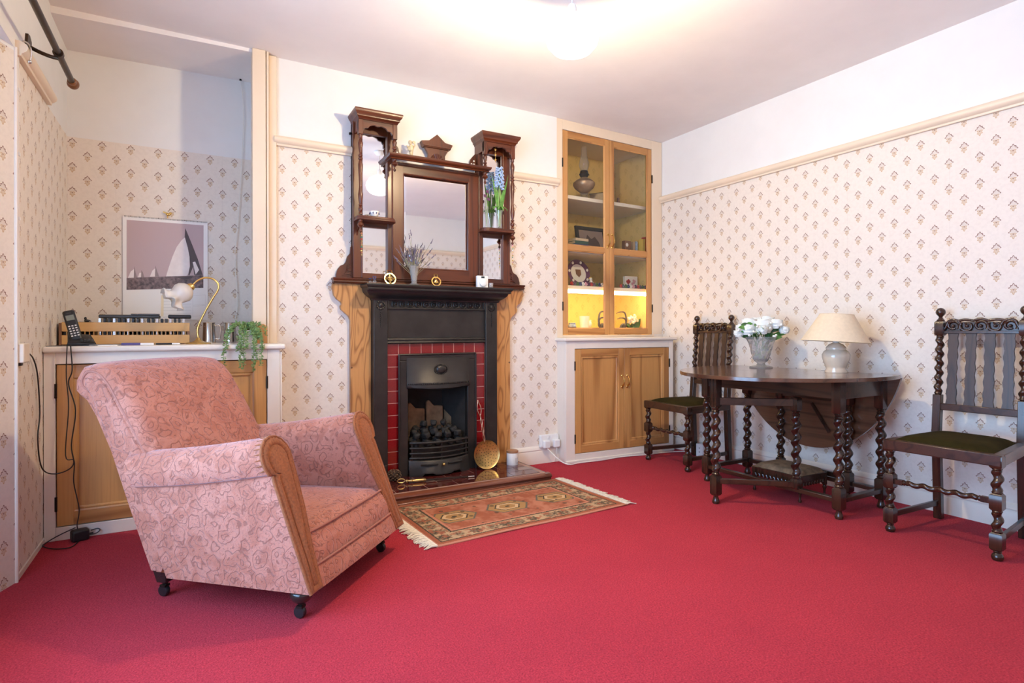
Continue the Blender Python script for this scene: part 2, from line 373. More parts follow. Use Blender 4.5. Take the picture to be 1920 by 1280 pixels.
def rugmat(L, Wd):
    m, nt, b = newmat('persian_rug_pile'); q = NB(nt)
    t = q.node('ShaderNodeTexCoord')
    x, y, _ = q.xyz(t.outputs['UV'])     # metres from the rug's centre
    v = t.outputs['UV']
    nz = q.noise(v, 90, 3, 0.7)
    jx = q.m('MULTIPLY', q.m('SUBTRACT', nz, 0.5), 0.018)
    d = q.m('ADD', q.m('MINIMUM', q.m('SUBTRACT', L / 2, q.m('ABSOLUTE', x)), q.m('SUBTRACT', Wd / 2, q.m('ABSOLUTE', y))), jx)
    rust, cream, ink, pinkc, gold = (0.31, 0.085, 0.045), (0.45, 0.31, 0.18), (0.028, 0.030, 0.025), (0.50, 0.20, 0.125), (0.36, 0.20, 0.075)
    band = q.ramp(q.m('DIVIDE', d, 0.30), ((0.0, pinkc), (0.05, rust), (0.125, ink), (0.15, cream), (0.43, ink), (0.47, pinkc), (0.52, rust)), 'CONSTANT')
    # motif flowers along the border
    vn = q.voro(v, 11.5, 'F1', 0.35)
    fl = q.m('SUBTRACT', 1, q.step(vn.outputs['Distance'], 0.34, 0.46))
    inb = q.m('MULTIPLY', q.m('GREATER_THAN', d, 0.046), q.m('LESS_THAN', d, 0.128))
    petals = q.step(q.noise(v, 70, 2, 0.7), 0.42, 0.58)
    col = q.mix(q.m('MULTIPLY', q.m('MULTIPLY', fl, inb), q.m('ADD', 0.35, q.m('MULTIPLY', petals, 0.6))), band, ink)
    def ros(a, A, c, B, per):
        pa = q.m('MULTIPLY', q.m('SUBTRACT', q.m('FRACT', q.m('ADD', q.m('DIVIDE', a, per), 100.5)), 0.5), per); pb = q.m('SUBTRACT', q.m('ABSOLUTE', c), B)
        dd = q.m('SQRT', q.m('ADD', q.m('MULTIPLY', pa, pa), q.m('MULTIPLY', pb, pb))); pet = q.m('MULTIPLY', q.m('COSINE', q.m('MULTIPLY', q.m('ARCTAN2', pa, pb), 8)), 0.006)
        return q.m('MULTIPLY', q.m('MULTIPLY', q.m('LESS_THAN', dd, q.m('ADD', 0.030, pet)), q.m('GREATER_THAN', dd, 0.008)), q.m('LESS_THAN', q.m('ABSOLUTE', a), A))
    rs = q.m('MAXIMUM', ros(x, L / 2 - 0.05, y, Wd / 2 - 0.086, 0.163), ros(y, Wd / 2 - 0.05, x, L / 2 - 0.086, 0.163))
    col = q.mix(q.m('MULTIPLY', rs, q.m('ADD', 0.55, q.m('MULTIPLY', petals, 0.4))), col, ink)
    fl2 = q.step(q.noise(v, 30, 2, 0.6), 0.52, 0.57)
    col = q.mix(q.m('MULTIPLY', q.m('MULTIPLY', fl2, inb), 0.8), col, rust)
    # field: pale washes and three hexagon medallions
    inf = q.m('GREATER_THAN', d, 0.16)
    wash = q.step(q.noise(v, 8, 3, 0.7), 0.45, 0.6)
    col = q.mix(q.m('MULTIPLY', q.m('MULTIPLY', inf, wash), 0.7), col, pinkc)
    mx = q.m('SUBTRACT', q.m('PINGPONG', q.m('ADD', x, 0.54), 0.18), 0.18)
    px = q.m('SUBTRACT', q.m('MULTIPLY', q.m('FRACT', q.m('DIVIDE', q.m('ADD', x, 0.48), 0.32)), 0.32), 0.16)
    hexd = q.m('MAXIMUM', q.m('MULTIPLY', q.m('ABSOLUTE', y), 1.25), q.m('ADD', q.m('MULTIPLY', q.m('ABSOLUTE', px), 0.80), q.m('MULTIPLY', q.m('ABSOLUTE', y), 0.55)))
    hexd = q.m('ADD', hexd, q.m('MULTIPLY', jx, 0.6))
    hc = q.ramp(q.m('DIVIDE', hexd, 0.12), ((0.0, ink), (0.10, gold), (0.34, (0.60, 0.40, 0.22)), (0.48, ink), (0.54, gold), (0.80, (0.10, 0.10, 0.08)), (0.88, rust)), 'CONSTANT')
    inm = q.m('MULTIPLY', q.m('MULTIPLY', q.m('LESS_THAN', hexd, 0.106), inf), q.m('LESS_THAN', q.m('ABSOLUTE', x), 0.48))
    col = q.mix(inm, col, hc)
    sp = q.voro(v, 22, 'F1', 0.8)
    spm = q.m('MULTIPLY', q.m('MULTIPLY', q.m('LESS_THAN', sp.outputs['Distance'], 0.30), inf), q.m('GREATER_THAN', q.xyz(sp.outputs['Color'])[0], 0.55))
    col = q.mix(q.m('MULTIPLY', spm, 0.75), col, ink)
    col = q.mix(q.m('MULTIPLY', nz, 0.25), col, (0.36, 0.20, 0.11))
    nt.links.new(col, b.inputs['Base Color'])
    b.inputs['Roughness'].default_value = 0.95
    b.inputs['Specular IOR Level'].default_value = 0.1
    q.bump(nz, 0.4, 0.003, b)
    return m
# ================================================================ mesh helpers
class MB:
    """collects shapes; build() links them as ONE mesh object"""
    def __init__(s): s.v = []; s.f = []; s.fm = []; s.mi = 0; s.uv = None
    def add(s, vs, fs):
        o = len(s.v); s.v += [tuple(p) for p in vs]
        s.f += [tuple(o + i for i in f) for f in fs]; s.fm += [s.mi] * len(fs)
        return s
    def box(s, x0, x1, y0, y1, z0, z1):
        if x0 > x1: x0, x1 = x1, x0
        if y0 > y1: y0, y1 = y1, y0
        if z0 > z1: z0, z1 = z1, z0
        return s.add([(x, y, z) for z in (z0, z1) for y in (y0, y1) for x in (x0, x1)],
                     [(0, 2, 3, 1), (4, 5, 7, 6), (0, 1, 5, 4), (2, 6, 7, 3), (0, 4, 6, 2), (1, 3, 7, 5)])
    def rings(s, rings, cap=True, closed=True):
        n = len(rings[0]); vs = [p for r in rings for p in r]; fs = []
        for i in range(len(rings) - 1):
            for j in range(n if closed else n - 1):
                a, b = i * n + j, i * n + (j + 1) % n
                fs.append((a, b, b + n, a + n))
        if cap and closed:
            fs.append(tuple(range(n))[::-1]); fs.append(tuple((len(rings) - 1) * n + j for j in range(n)))
        return s.add(vs, fs)
    def lathe(s, prof, c=(0, 0, 0), n=24, M=None):
        rings = []
        for r, z in prof:
            ring = [Vector((r * math.cos(2 * PI * j / n), r * math.sin(2 * PI * j / n), z)) for j in range(n)]
            rings.append([tuple((M @ p if M else p) + Vector(c)) for p in ring])
        return s.rings(rings)
    def tube(s, path, r, n=8, cap=True):
        path = [Vector(p) for p in path]; rings = []
        rr = r if hasattr(r, '__len__') else [r] * len(path)
        t0 = (path[1] - path[0]).normalized()
        up = Vector((0, 0, 1)) if abs(t0.z) < 0.9 else Vector((1, 0, 0))
        nrm = t0.cross(up).normalized()
        for i, p in enumerate(path):
            t = (path[min(i + 1, len(path) - 1)] - path[max(i - 1, 0)])
            t = t.normalized() if t.length > 1e-9 else t0
            nrm = nrm - t * nrm.dot(t)
            nrm = nrm.normalized() if nrm.length > 1e-6 else t.orthogonal().normalized()
            b = t.cross(nrm)
            rings.append([tuple(p + (nrm * math.cos(2 * PI * j / n) + b * math.sin(2 * PI * j / n)) * rr[i]) for j in range(n)])
        return s.rings(rings, cap)
    def prism(s, out, o, ux, uy, t):
        """2-D outline in plane (ux,uy) at o, extruded by vector t"""
        o, ux, uy, t = Vector(o), Vector(ux), Vector(uy), Vector(t)
        a = [o + ux * p[0] + uy * p[1] for p in out]; n = len(a)
        vs = a + [p + t for p in a]
        fs = [tuple(range(n))[::-1], tuple(range(n, 2 * n))] + [(i, (i + 1) % n, n + (i + 1) % n, n + i) for i in range(n)]
        return s.add(vs, fs)
    def sphere(s, c, r, nu=14, nv=8):
        rx, ry, rz = r if hasattr(r, '__len__') else (r, r, r)
        rings = []
        for i in range(nv + 1):
            a = -PI / 2 + PI * i / nv; k = max(math.cos(a), 0.01)
            rings.append([(c[0] + rx * k * math.cos(2 * PI * j / nu), c[1] + ry * k * math.sin(2 * PI * j / nu), c[2] + rz * math.sin(a)) for j in range(nu)])
        return s.rings(rings)
    def twist(s, p0, p1, Rr, pitch, n=12, per=10, hand=1):
        """barley twist: an off-centre disc winding about the axis"""
        p0, p1 = Vector(p0), Vector(p1); ax = (p1 - p0); Ln = ax.length; ax.normalize()
        a = ax.orthogonal().normalized(); b = ax.cross(a)
        k = max(4, int(Ln / pitch * per)); rings = []
        for i in range(k + 1):
            tt = i / k; ph = hand * 2 * PI * tt * Ln / pitch
            e = 0.25 * Rr * min(1, min(tt, 1 - tt) * Ln / (pitch * 0.3) + 0.15)
            cc = p0 + ax * (tt * Ln) + (a * math.cos(ph) + b * math.sin(ph)) * e
            rings.append([tuple(cc + (a * math.cos(2 * PI * j / n) + b * math.sin(2 * PI * j / n)) * Rr * 0.77) for j in range(n)])
        return s.rings(rings)
    def build(s, name, mat, parent=None, smooth=38, bevel=0.0, seg=2, W=False, loc=None, sub=0):
        me = bpy.data.meshes.new(name)
        vs = s.v
        if W and parent is not None:
            root = parent
            while root.parent: root = root.parent
            inv = (Matrix.Translation(root.location) @ root.rotation_euler.to_matrix().to_4x4()).inverted()
            vs = [tuple(inv @ Vector(p)) for p in vs]
        if loc is not None: vs = [(p[0] - loc[0], p[1] - loc[1], p[2] - loc[2]) for p in vs]
        me.from_pydata(vs, [], s.f)
        mats = mat if isinstance(mat, (list, tuple)) else [mat]
        for m in mats: me.materials.append(MT[m] if isinstance(m, str) else m)
        if len(mats) > 1: me.polygons.foreach_set('material_index', s.fm)
        if s.uv:
            ul = me.uv_layers.new(name='UVMap')
            for p in me.polygons:
                for li in p.loop_indices: ul.data[li].uv = s.uv(s.v[me.loops[li].vertex_index], p.index)
        me.update()
        bm = bmesh.new(); bm.from_mesh(me); bmesh.ops.recalc_face_normals(bm, faces=bm.faces); bm.to_mesh(me); bm.free()
        if smooth:
            me.shade_smooth(); me.set_sharp_from_angle(angle=R(smooth))
        o = bpy.data.objects.new(name, me); C.objects.link(o)
        if parent is not None: o.parent = parent
        if loc is not None: o.location = loc
        if bevel:
            b = o.modifiers.new('bevel', 'BEVEL'); b.width = bevel; b.segments = seg; b.limit_method = 'ANGLE'; b.angle_limit = R(40)
            b.harden_normals = False
        if sub:
            ss = o.modifiers.new('sub', 'SUBSURF'); ss.levels = sub; ss.render_levels = sub
        return o

def tag(o, label, cat=None, group=None, kind=None):
    if label: o['label'] = label
    if cat: o['category'] = cat
    if group: o['group'] = group
    if kind: o['kind'] = kind
    return o
def thing(name, label, cat, loc=(0, 0, 0), rz=0, group=None):
    o = bpy.data.objects.new(name, None); C.objects.link(o)
    o.empty_display_size = 0.05
    o.location = loc; o.rotation_euler = (0, 0, rz)
    return tag(o, label, cat, group)
def struct(o, label=None): o['kind'] = 'structure'; return tag(o, label) if label else o
def copy_tree(o, parent=None):
    c = o.copy(); C.objects.link(c); c.parent = parent
    for ch in list(o.children): copy_tree(ch, c)
    return c
def shared(name, me, parent, loc, rot=(0, 0, 0)):
    o = bpy.data.objects.new(name, me); C.objects.link(o); o.parent = parent; o.location = loc; o.rotation_euler = rot
    return o
def curve_pts(pts, k=8):
    """Catmull-Rom through the points"""
    P = [Vector(p) for p in pts]; P = [P[0] * 2 - P[1]] + P + [P[-1] * 2 - P[-2]]; out = []
    for i in range(1, len(P) - 2):
        for j in range(k):
            t = j / k; a, b, c, d = P[i - 1], P[i], P[i + 1], P[i + 2]
            out.append(0.5 * ((2 * b) + (c - a) * t + (2 * a - 5 * b + 4 * c - d) * t * t + (3 * b - a - 3 * c + d) * t ** 3))
    out.append(P[-2]); return out
def moulding(mb, prof, p0, p1, nrm):
    """profile [(out, z)] swept from p0 to p1; 'out' runs along nrm"""
    p0, p1, nrm = Vector(p0), Vector(p1), Vector(nrm)
    mb.rings([[tuple(p + nrm * a + Vector((0, 0, z))) for a, z in prof] for p in (p0, p1)])
# ================================================================ the room
def wall_seg(mb, p0, p1, z0, z1, t=0.08, zr=ZR, lo=0, hi=1):
    """slab along p0->p1, room on its left side; wallpaper below zr, paint above"""
    p0, p1 = Vector((*p0, 0)), Vector((*p1, 0)); d = (p1 - p0).normalized(); n = Vector((d.y, -d.x, 0)) * t
    for a, b, mi in ((z0, min(zr, z1), lo), (max(z0, zr), z1, hi)):
        if b - a < 1e-4: continue
        mb.mi = mi
        vs = [p0 + Vector((0, 0, a)), p1 + Vector((0, 0, a)), p1 + Vector((0, 0, b)), p0 + Vector((0, 0, b))]
        vs += [v + n for v in vs]
        mb.add(vs, [(0, 1, 2, 3), (5, 4, 7, 6), (4, 0, 3, 7), (1, 5, 6, 2), (3, 2, 6, 7), (4, 5, 1, 0)])
PAPER = ['paper', 'white']
V0 = 1.90
m = MB(); m.box(-1.0, 3.6, -0.7, 4.1, -0.05, 0.0)
struct(m.build('floor', 'carpet', smooth=0), 'crimson fitted carpet with worn short pile')
m = MB(); m.box(-0.75, 3.6, -0.7, 3.508, ZC, ZC + 0.08); m.box(0.3, 3.6, 3.508, 4.15, ZC, ZC + 0.08)
struct(m.build('ceiling', 'ceiling', smooth=0), 'off-white painted ceiling')
m = MB()   # lower ceiling over the alcove, its front edge showing as a thin white step
m.add([(-0.62, 3.508, 2.500), (0.36, 3.508, 2.518), (0.36, 4.0, 2.512), (-0.62, 4.0, 2.500),
       (-0.62, 3.508, 2.60), (0.36, 3.508, 2.60), (0.36, 4.0, 2.60), (-0.62, 4.0, 2.60)],
      [(0, 3, 2, 1), (4, 5, 6, 7), (0, 1, 5, 4), (1, 2, 6, 5), (2, 3, 7, 6), (3, 0, 4, 7)])
struct(m.build('ceiling_alcove', 'ceiling', smooth=0), 'slightly lower ceiling over the alcove')

m = MB(); wall_seg(m, (2.362, YB), (1.64, YB), 0, ZC); wall_seg(m, (1.14, YB), (0.36, YB), 0, ZC); wall_seg(m, (1.64, YB), (1.14, YB), 0.81, ZC); wall_seg(m, (0.36, YB + 0.001), (0.36, YA), 0, ZC)
m.uv = lambda p, i: ((p[0] - 0.729), p[2] - V0)
# fireplace opening is recessed in front of the wall by the cast-iron insert's own box
struct(m.build('wall_back', PAPER, smooth=0), 'chimney breast wall papered with small leaf motifs')
m = MB(); wall_seg(m, (0.36, YA), (XL, YA), 0, 2.52)
m.uv = lambda p, i: (p[0] + 0.568, p[2] - 1.596)
struct(m.build('wall_alcove', PAPER, smooth=0), 'papered rear wall of the alcove')
m = MB()
wall_seg(m, (XL, YA), (XL, 2.847), 0, ZC)
wall_seg(m, (XL, 2.847), (XL, -0.35), 2.05, ZC)
wall_seg(m, (XL, -0.35), (XL, YF), 0, ZC)
wall_seg(m, (XL, 2.847), (-0.80, 2.32), 0, 2.05, zr=2.035)
wall_seg(m, (-0.80, 0.18), (XL, -0.35), 0, 2.05, zr=2.035)
wall_seg(m, (-0.80, 2.32), (-0.80, 0.18), 0, 0.28, t=0.12)
m.mi = 1
m.add([(XL, 2.847, 2.048), (XL, -0.35, 2.048), (-0.83, 0.18, 2.048), (-0.83, 2.32, 2.048),
       (XL, 2.847, 2.07), (XL, -0.35, 2.07), (-0.92, 0.18, 2.07), (-0.92, 2.32, 2.07)],
      [(0, 1, 2, 3), (4, 7, 6, 5), (3, 2, 6, 7)])
m.uv = lambda p, i: (p[1] * 1.0 + 0.02, p[2] - 1.36)
struct(m.build('wall_left', PAPER, smooth=0), 'papered window wall with splayed reveal')
m = MB(); wall_seg(m, (XR, YF), (XR, 4.14), 0, ZC)
m.uv = lambda p, i: (p[1] - 1.846, p[2] - 1.76)
struct(m.build('wall_right', PAPER, smooth=0), 'long papered wall behind the table and chairs')
m = MB(); wall_seg(m, (XL, YF), (XR, YF), 0, ZC)
m.uv = lambda p, i: (p[0], p[2] - V0)
struct(m.build('wall_front', PAPER, smooth=0))

m = MB(); wall_seg(m, (XR + .02, 3.60), (3.36, 3.60), 0, 0.93, t=.02); wall_seg(m, (3.5, 4.135), (2.30, 4.135), 0, ZC); wall_seg(m, (2.30, 4.14), (2.30, 3.63), 0, ZC)
m.uv = lambda p, i: (p[0] - 0.729, p[2] - V0)
struct(m.build('wall_recess', PAPER, smooth=0), 'papered recess wall behind the corner cupboards')
# window in the splayed bay: timber frame, each pane of its own
w = MB()
X0 = -0.86
for y0, y1 in ((0.18, 0.25), (2.25, 2.32), (0.86, 0.92), (1.58, 1.64)): w.box(X0 - 0.03, X0 + 0.03, y0, y1, 0.28, 2.05)
for z0, z1 in ((0.28, 0.35), (1.98, 2.05), (1.48, 1.52)): w.box(X0 - 0.028, X0 + 0.028, 0.18, 2.32, z0, z1)
win = struct(w.build('window_1', 'white', bevel=0.004), 'white timber casement window in the bay')
for y0, y1 in ((0.25, 0.86), (0.92, 1.58), (1.64, 2.25)):
    for z0, z1 in ((0.35, 1.48), (1.52, 1.98)):
        q = MB(); q.box(X0 - 0.002, X0 + 0.002, y0 - .005, y1 + .005, z0 - .005, z1 + .005); q.build('pane', 'window_glass', win)
q = MB(); q.box(-0.80, -0.66, 0.10, 2.40, 0.275, 0.30)
q.build('sill', 'white', win, bevel=0.005)

# picture rails
RAIL = [(0.0, 0.0), (0.018, 0.0), (0.020, 0.010), (0.026, 0.013), (0.036, 0.022), (0.040, 0.034), (0.036, 0.046), (0.024, 0.054), (0.012, 0.058), (0.0, 0.058)]
def rail(n, p0, p1, nrm, label):
    q = MB(); moulding(q, RAIL, (*p0, ZR - 0.002), (*p1, ZR - 0.002), nrm)
    struct(q.build('trim_%d' % n, 'cream', smooth=50), label)
rail(1, (0.415, YB), (0.856, YB), (0, -1, 0), 'cream picture rail between the post and the overmantel')
rail(2, (1.936, YB), (2.366, YB), (0, -1, 0), 'cream picture rail between the overmantel and the display cupboard')
rail(3, (XR, YF), (XR, 3.61), (-1, 0, 0), 'long cream picture rail on the wall behind the table')
rail(4, (XL, 2.862), (XL, 3.424), (1, 0, 0), 'short cream picture rail beside the window reveal')
rail(5, (XL, YF), (XR, YF), (0, 1, 0), 'cream picture rail on the wall opposite the fireplace')
# post at the edge of the chimney breast
q = MB(); q.box(0.298, 0.368, 3.488, 3.56, 0.885, 2.534); q.box(0.372, 0.385, 3.495, 3.56, 0.885, 2.534); q.box(0.388, 0.428, 3.525, 3.56, 0.885, 2.530)
struct(q.build('trim_6', 'cream', bevel=0.003), 'tall cream boarded post at the edge of the alcove')
q = MB(); q.tube([(XL + 0.004, 2.851, 0), (XL + 0.004, 2.851, 2.05)], 0.006, 8)
struct(q.build('trim_7', 'ivory'), 'ivory corner bead of the window reveal')
# skirting boards
SK = [(0, 0), (0.018, 0), (0.018, 0.085), (0.014, 0.092), (0.017, 0.100), (0.012, 0.112), (0.006, 0.122), (0, 0.126)]
def skirt(side, p0, p1, nrm):
    q = MB(); moulding(q, SK, (*p0, 0), (*p1, 0), nrm); struct(q.build('baseboard_' + side, 'ivory', smooth=30), 'ivory painted skirting board on the %s' % {'back': 'chimney wall', 'right': 'wall behind the table', 'front': 'wall opposite the fireplace', 'left': 'window wall'}[side])
skirt('back', (1.95, YB), (2.362, YB), (0, -1, 0))
skirt('right', (XR, YF), (XR, 3.55), (-1, 0, 0))
skirt('front', (XL, YF), (XR, YF), (0, 1, 0))
q = MB(); q.box(XL - 0.001, XL + 0.006, 2.86, 3.33, 0, 0.022)
struct(q.build('baseboard_left', 'ivory'), 'low ivory skirting strip beside the window reveal')

# ---------------------------------------------------------------- curtain pole
t = thing('curtain_pole', 'dark bronze curtain pole with brown turned finial above the window', 'curtain pole', (XL, 3.06, 2.13))
q = MB(); q.tube([(-0.487, -0.32, 2.115), (-0.487, 3.36, 2.135)], 0.0125, 14); q.build('pole', 'bronze', t, W=True)
def yrot(y): return Matrix.Rotation(-PI / 2, 3, 'X')
q = MB(); q.lathe([(0.012, -0.02), (0.018, -0.015), (0.019, -0.004), (0.014, 0.0), (0.021, 0.008), (0.025, 0.02), (0.023, 0.032), (0.014, 0.040), (0.010, 0.043), (0.003, 0.048)], (-0.487, 3.375, 2.135), 18, yrot(1)); q.build('finial', 'wood_knob', t, W=True)
for i, yy in enumerate((3.05, 1.3, -0.15)):
    q = MB(); q.prism([(-.05, -.035), (-.02, -.045), (.02, -.045), (.03, -.02), (.03, .03), (0, .045), (-.03, .04)], (XL, yy, 2.14), (0, 1, 0), (0, 0, 1), (0.010, 0, 0))
    q.tube(curve_pts([(XL + .005, yy, 2.14), (XL + .04, yy, 2.125), (XL + .075, yy, 2.115), (XL + .103, yy, 2.112)], 5), 0.008, 8)
    q.lathe([(0.013, -0.012), (0.019, -0.012), (0.019, 0.012), (0.013, 0.012)], (-0.487, yy, 2.133), 16, yrot(1))
    q.build('bracket', 'bronze', t, W=True)

# ---------------------------------------------------------------- pendant light
p = PENDANT
t = thing('pendant_light', 'glowing white glass pendant light hanging from the ceiling', 'lamp', p)
MT['bulb'] = emit('lit_bulb', (1.0, 0.79, 0.48), BULB)
MT['lit_shade'] = emit('lit_opal_glass', (1.0, 0.93, 0.84), 6.0, 0.65)
q = MB(); q.sphere(p, 0.042, 16, 10); q.build('bulb', 'bulb', t, W=True)
q = MB(); q.lathe([(0.026, .082), (0.06, .076), (0.092, .055), (0.112, .022), (0.116, -.005), (0.108, -.035), (0.085, -.062), (0.05, -.078)], p, 28); q.f = [f for f in q.f if len(f) == 4]; q.fm = [0] * len(q.f); q.build('shade', 'lit_shade', t, W=True)
q = MB(); q.lathe([(0.006, .14), (0.016, .135), (0.02, .12), (0.022, .09), (0.028, .078), (0.02, .05), (0.006, .045)], p, 16); q.build('lamp_holder', 'white_plastic', t, W=True)
q = MB(); q.lathe([(0.012, .052), (0.084, .050), (0.089, .053), (0.084, .057), (0.020, .062)], p, 28); q.build('gallery', 'white_plastic', t, W=True)  # opaque disc added above the bulb to keep its light off the ceiling
q = MB(); q.tube([(p.x, p.y, p.z + .13), (p.x, p.y, ZC)], 0.0035, 8); q.build('cord', 'wire_white', t, W=True)
q = MB(); q.lathe([(0.045, ZC - 0.002), (0.045, ZC - .012), (0.03, ZC - .03), (0.008, ZC - .04)], (p.x, p.y, 0), 20); q.build('ceiling_rose', 'white_plastic', t, W=True)

# ---------------------------------------------------------------- rug
RL, RW = 1.14, 0.655
t = thing('hearth_rug', 'small fringed Persian rug with three medallions before the hearth', 'rug', (1.500, 2.748, 0), R(3.2))
q = MB(); nx, ny = 40, 20
vs = []; fs = []
for i in range(nx + 1):
    for j in range(ny + 1):
        x, y = -RL / 2 + RL * i / nx, -RW / 2 + RW * j / ny
        vs.append((x, y, 0.007 + 0.0015 * math.sin(x * 9) * math.sin(y * 7 + 1)))
for i in range(nx):
    for j in range(ny):
        a = i * (ny + 1) + j; fs.append((a, a + ny + 1, a + ny + 2, a + 1))
q.add(vs, fs); q.uv = lambda p, i: (p[0], p[1])
o = q.build('pile', rugmat(RL, RW), t); sm = o.modifiers.new('thick', 'SOLIDIFY'); sm.thickness = 0.006; sm.offset = -1
rr = random.Random(3)
for sgn in (-1, 1):
    q = MB()
    for k in range(78):
        y = -RW / 2 + RW * (k + .5) / 78; L = rr.uniform(.045, .072)
        a = [(sgn * (RL / 2 - .004), y, .007), (sgn * (RL / 2 + L * .5), y + rr.uniform(-.006, .006), .009), (sgn * (RL / 2 + L), y + rr.uniform(-.014, .014), .0035)]
        q.tube(a, [.0045, .004, .0022], 5)
    o = q.build('fringe', 'fringe', t); o['kind'] = 'stuff'
# ================================================================ fireplace
FX, YI = 1.394, 3.478
HZ = 0.045
# hearth: wooden edge, each tile of its own
t = thing('hearth', 'raised hearth of glossy oxblood tiles with red-brown wooden edge', 'hearth', (FX, 3.29, 0))
HX0, HX1, HY0 = 0.770, 2.020, 3.105
q = MB(); q.box(HX0 + .03, HX1 - .03, HY0 + .03, 3.56, 0.0, HZ + .0016); q.build('base', 'hearth_grout', t, W=True)
EDGE = [(0, 0), (.040, 0), (.040, .018), (.046, .021), (.050, .029), (.048, .037), (.040, .041), (.030, .046), (0, .046)]
q = MB(); moulding(q, EDGE, (HX0, HY0 + .045, 0), (HX1, HY0 + .045, 0), (0, -1, 0)); q.build('front_edge', 'hearth_wood', t, W=True)
q = MB(); q.prism([(HX0 - .002, 3.075), (.935, 3.075), (.945, 3.043), (1.86, 3.094), (1.90, 3.112), (HX0 - .002, 3.112)], (0, 0, 0), (1, 0, 0), (0, 1, 0), (0, 0, .014)); q.build('front_strip', 'hearth_wood', t, W=True, bevel=.003)
for nm, x, s_ in (('end_edge', HX0 + .045, -1), ('end_edge', HX1 - .045, 1)):
    q = MB(); moulding(q, EDGE, (x, HY0 + .004, -.0006), (x, YB - .01, -.0006), (s_, 0, 0)); q.build(nm, 'hearth_wood', t, W=True)
tw, td, gp = 0.1915, 0.098, 0.005
q = MB(); q.box(0, tw - gp, 0, td - gp, 0, 0.008); o = q.build('tile', 'hearth_tile', t, bevel=.0015); hm = o.data
bpy.data.objects.remove(o)
yy = HY0 + .048; row = 0
while yy + td < YB + 0.07:
    xx = HX0 + .048 - (tw / 2 if row % 2 else 0)
    while xx < HX1 - .05:
        a, b = max(xx, HX0 + .048), min(xx + tw, HX1 - .046)
        if b - a > .03:
            o = shared('tile', hm, t, (a - FX, yy - 3.29, HZ - .0045)); o.scale.x = (b - a - gp) / (tw - gp)
            if yy + td > YB - .01: o.scale.y = (YB - .015 - yy) / (td - gp)
        xx += tw
    yy += td; row += 1

# pine boards either side, shaped at the top into brackets under the overmantel
def zf(z, Y0, Y1): return .96 + (z - .96) * Y1 / Y0
out = [(0, .0), (.14, 0), (.14, 1.262), (-.105, 1.262), (-.107, 1.235), (-.098, 1.19), (-.080, 1.165), (-.058, 1.148), (-.052, 1.135), (-.060, 1.12), (-.055, 1.10), (-.035, 1.08), (-.012, 1.06), (0, 1.03)]
for sgn, lab in ((-1, 'wild-grained pine board with shaped bracket on the armchair side of the fireplace'), (1, 'wild-grained pine board with shaped bracket behind the brass skimmer and candle jar')):
    t = thing('pine_side_board', lab, 'fire surround', (FX + sgn * .49, 3.53, HZ))
    q = MB(); q.prism([(sgn * (.552 - min(x, .126)), z) for x, z in out], (FX, 3.5505, HZ + .001), (1, 0, 0), (0, 0, .950), (0, -.031, 0))
    q.build('board', 'pine_grain', t, W=True, bevel=.002)
    q = MB(); q.sphere((FX + sgn * .545, 3.518, .74), .006); q.build('screw_cap', 'wood_knob', t, W=True)

# cast-iron mantelpiece
t = thing('cast_iron_fireplace', 'black cast-iron Victorian fireplace with red tiles and arched grate hood', 'fireplace', (FX, 3.50, HZ))
I = lambda name, q, **k: q.build(name, 'iron', t, W=True, **k)
CL, CRr = .424, .337   # pilaster outer / inner half-widths
for sgn in (-1, 1):
    x0, x1 = FX + sgn * CRr, FX + sgn * CL
    q = MB(); q.box(x0, x1, YI - .01, 3.55, HZ, 1.165); q.box(x0 + sgn * .004, x1 - sgn * .004, YI - .014, YI, HZ, HZ + .09)
    pil = I('pilaster', q, bevel=.004)
    xc = FX + sgn * (CL + CRr) / 2
    q = MB()
    q.lathe([(.012, 0), (.012, .007), (.006, .010), (.001, .011)], (xc, YI - .010, 1.118), 16, Matrix.Rotation(PI / 2, 3, 'X'))
    for k in range(14):
        a = 2 * PI * k / 14; q.sphere((xc + .024 * math.cos(a), YI - .012, 1.118 + .024 * math.sin(a)), (.0055, .006, .0055), 6, 4)
    for k in range(8): q.sphere((xc, YI - .011, 1.075 - k * .0125), (.0055 - .0003 * k, .005, .0055), 6, 4)
    q.build('rosette', 'iron', pil, W=True)
# frieze
q = MB(); q.box(FX - CRr, FX + CRr, YI + .012, 3.55, .895, 1.165)
fr = I('frieze_panel', q)
q = MB()
for z, a, b in ((1.103, .006, .004), (1.155, .006, .004)): q.box(FX - CRr, FX + CRr, YI - .004, YI + .02, z - a, z + b)
for x in (-1, 1): q.box(FX + x * (CRr - .012), FX + x * CRr, YI - .004, YI + .02, 1.10, 1.155)
moulding(q, [(0, 0), (.018, 0), (.024, .008), (.020, .016), (.012, .018), (.016, .026), (.010, .036), (0, .038)], (FX - CRr, YI + .012, .880), (FX + CRr, YI + .012, .880), (0, -1, 0))
q.build('frieze_moulding', 'iron', fr, W=True, bevel=.0015)
for k in range(12):
    xc = FX - .285 + .0518 * k; z = 1.128
    q = MB(); pts = []
    for a in range(17):
        an = 2 * PI * a / 16; pts.append((xc + .0195 * math.cos(an), YI + .006, z + .0195 * math.sin(an)))
    q.tube(pts, .0032, 6); q.sphere((xc, YI + .008, z), (.007, .006, .007), 8, 5)
    for a in range(6):
        an = 2 * PI * a / 6 + k; q.sphere((xc + .0115 * math.cos(an), YI + .009, z + .0115 * math.sin(an)), (.0055, .005, .0035), 6, 4)
    q.build('scroll_roundel', 'iron', fr, W=True)
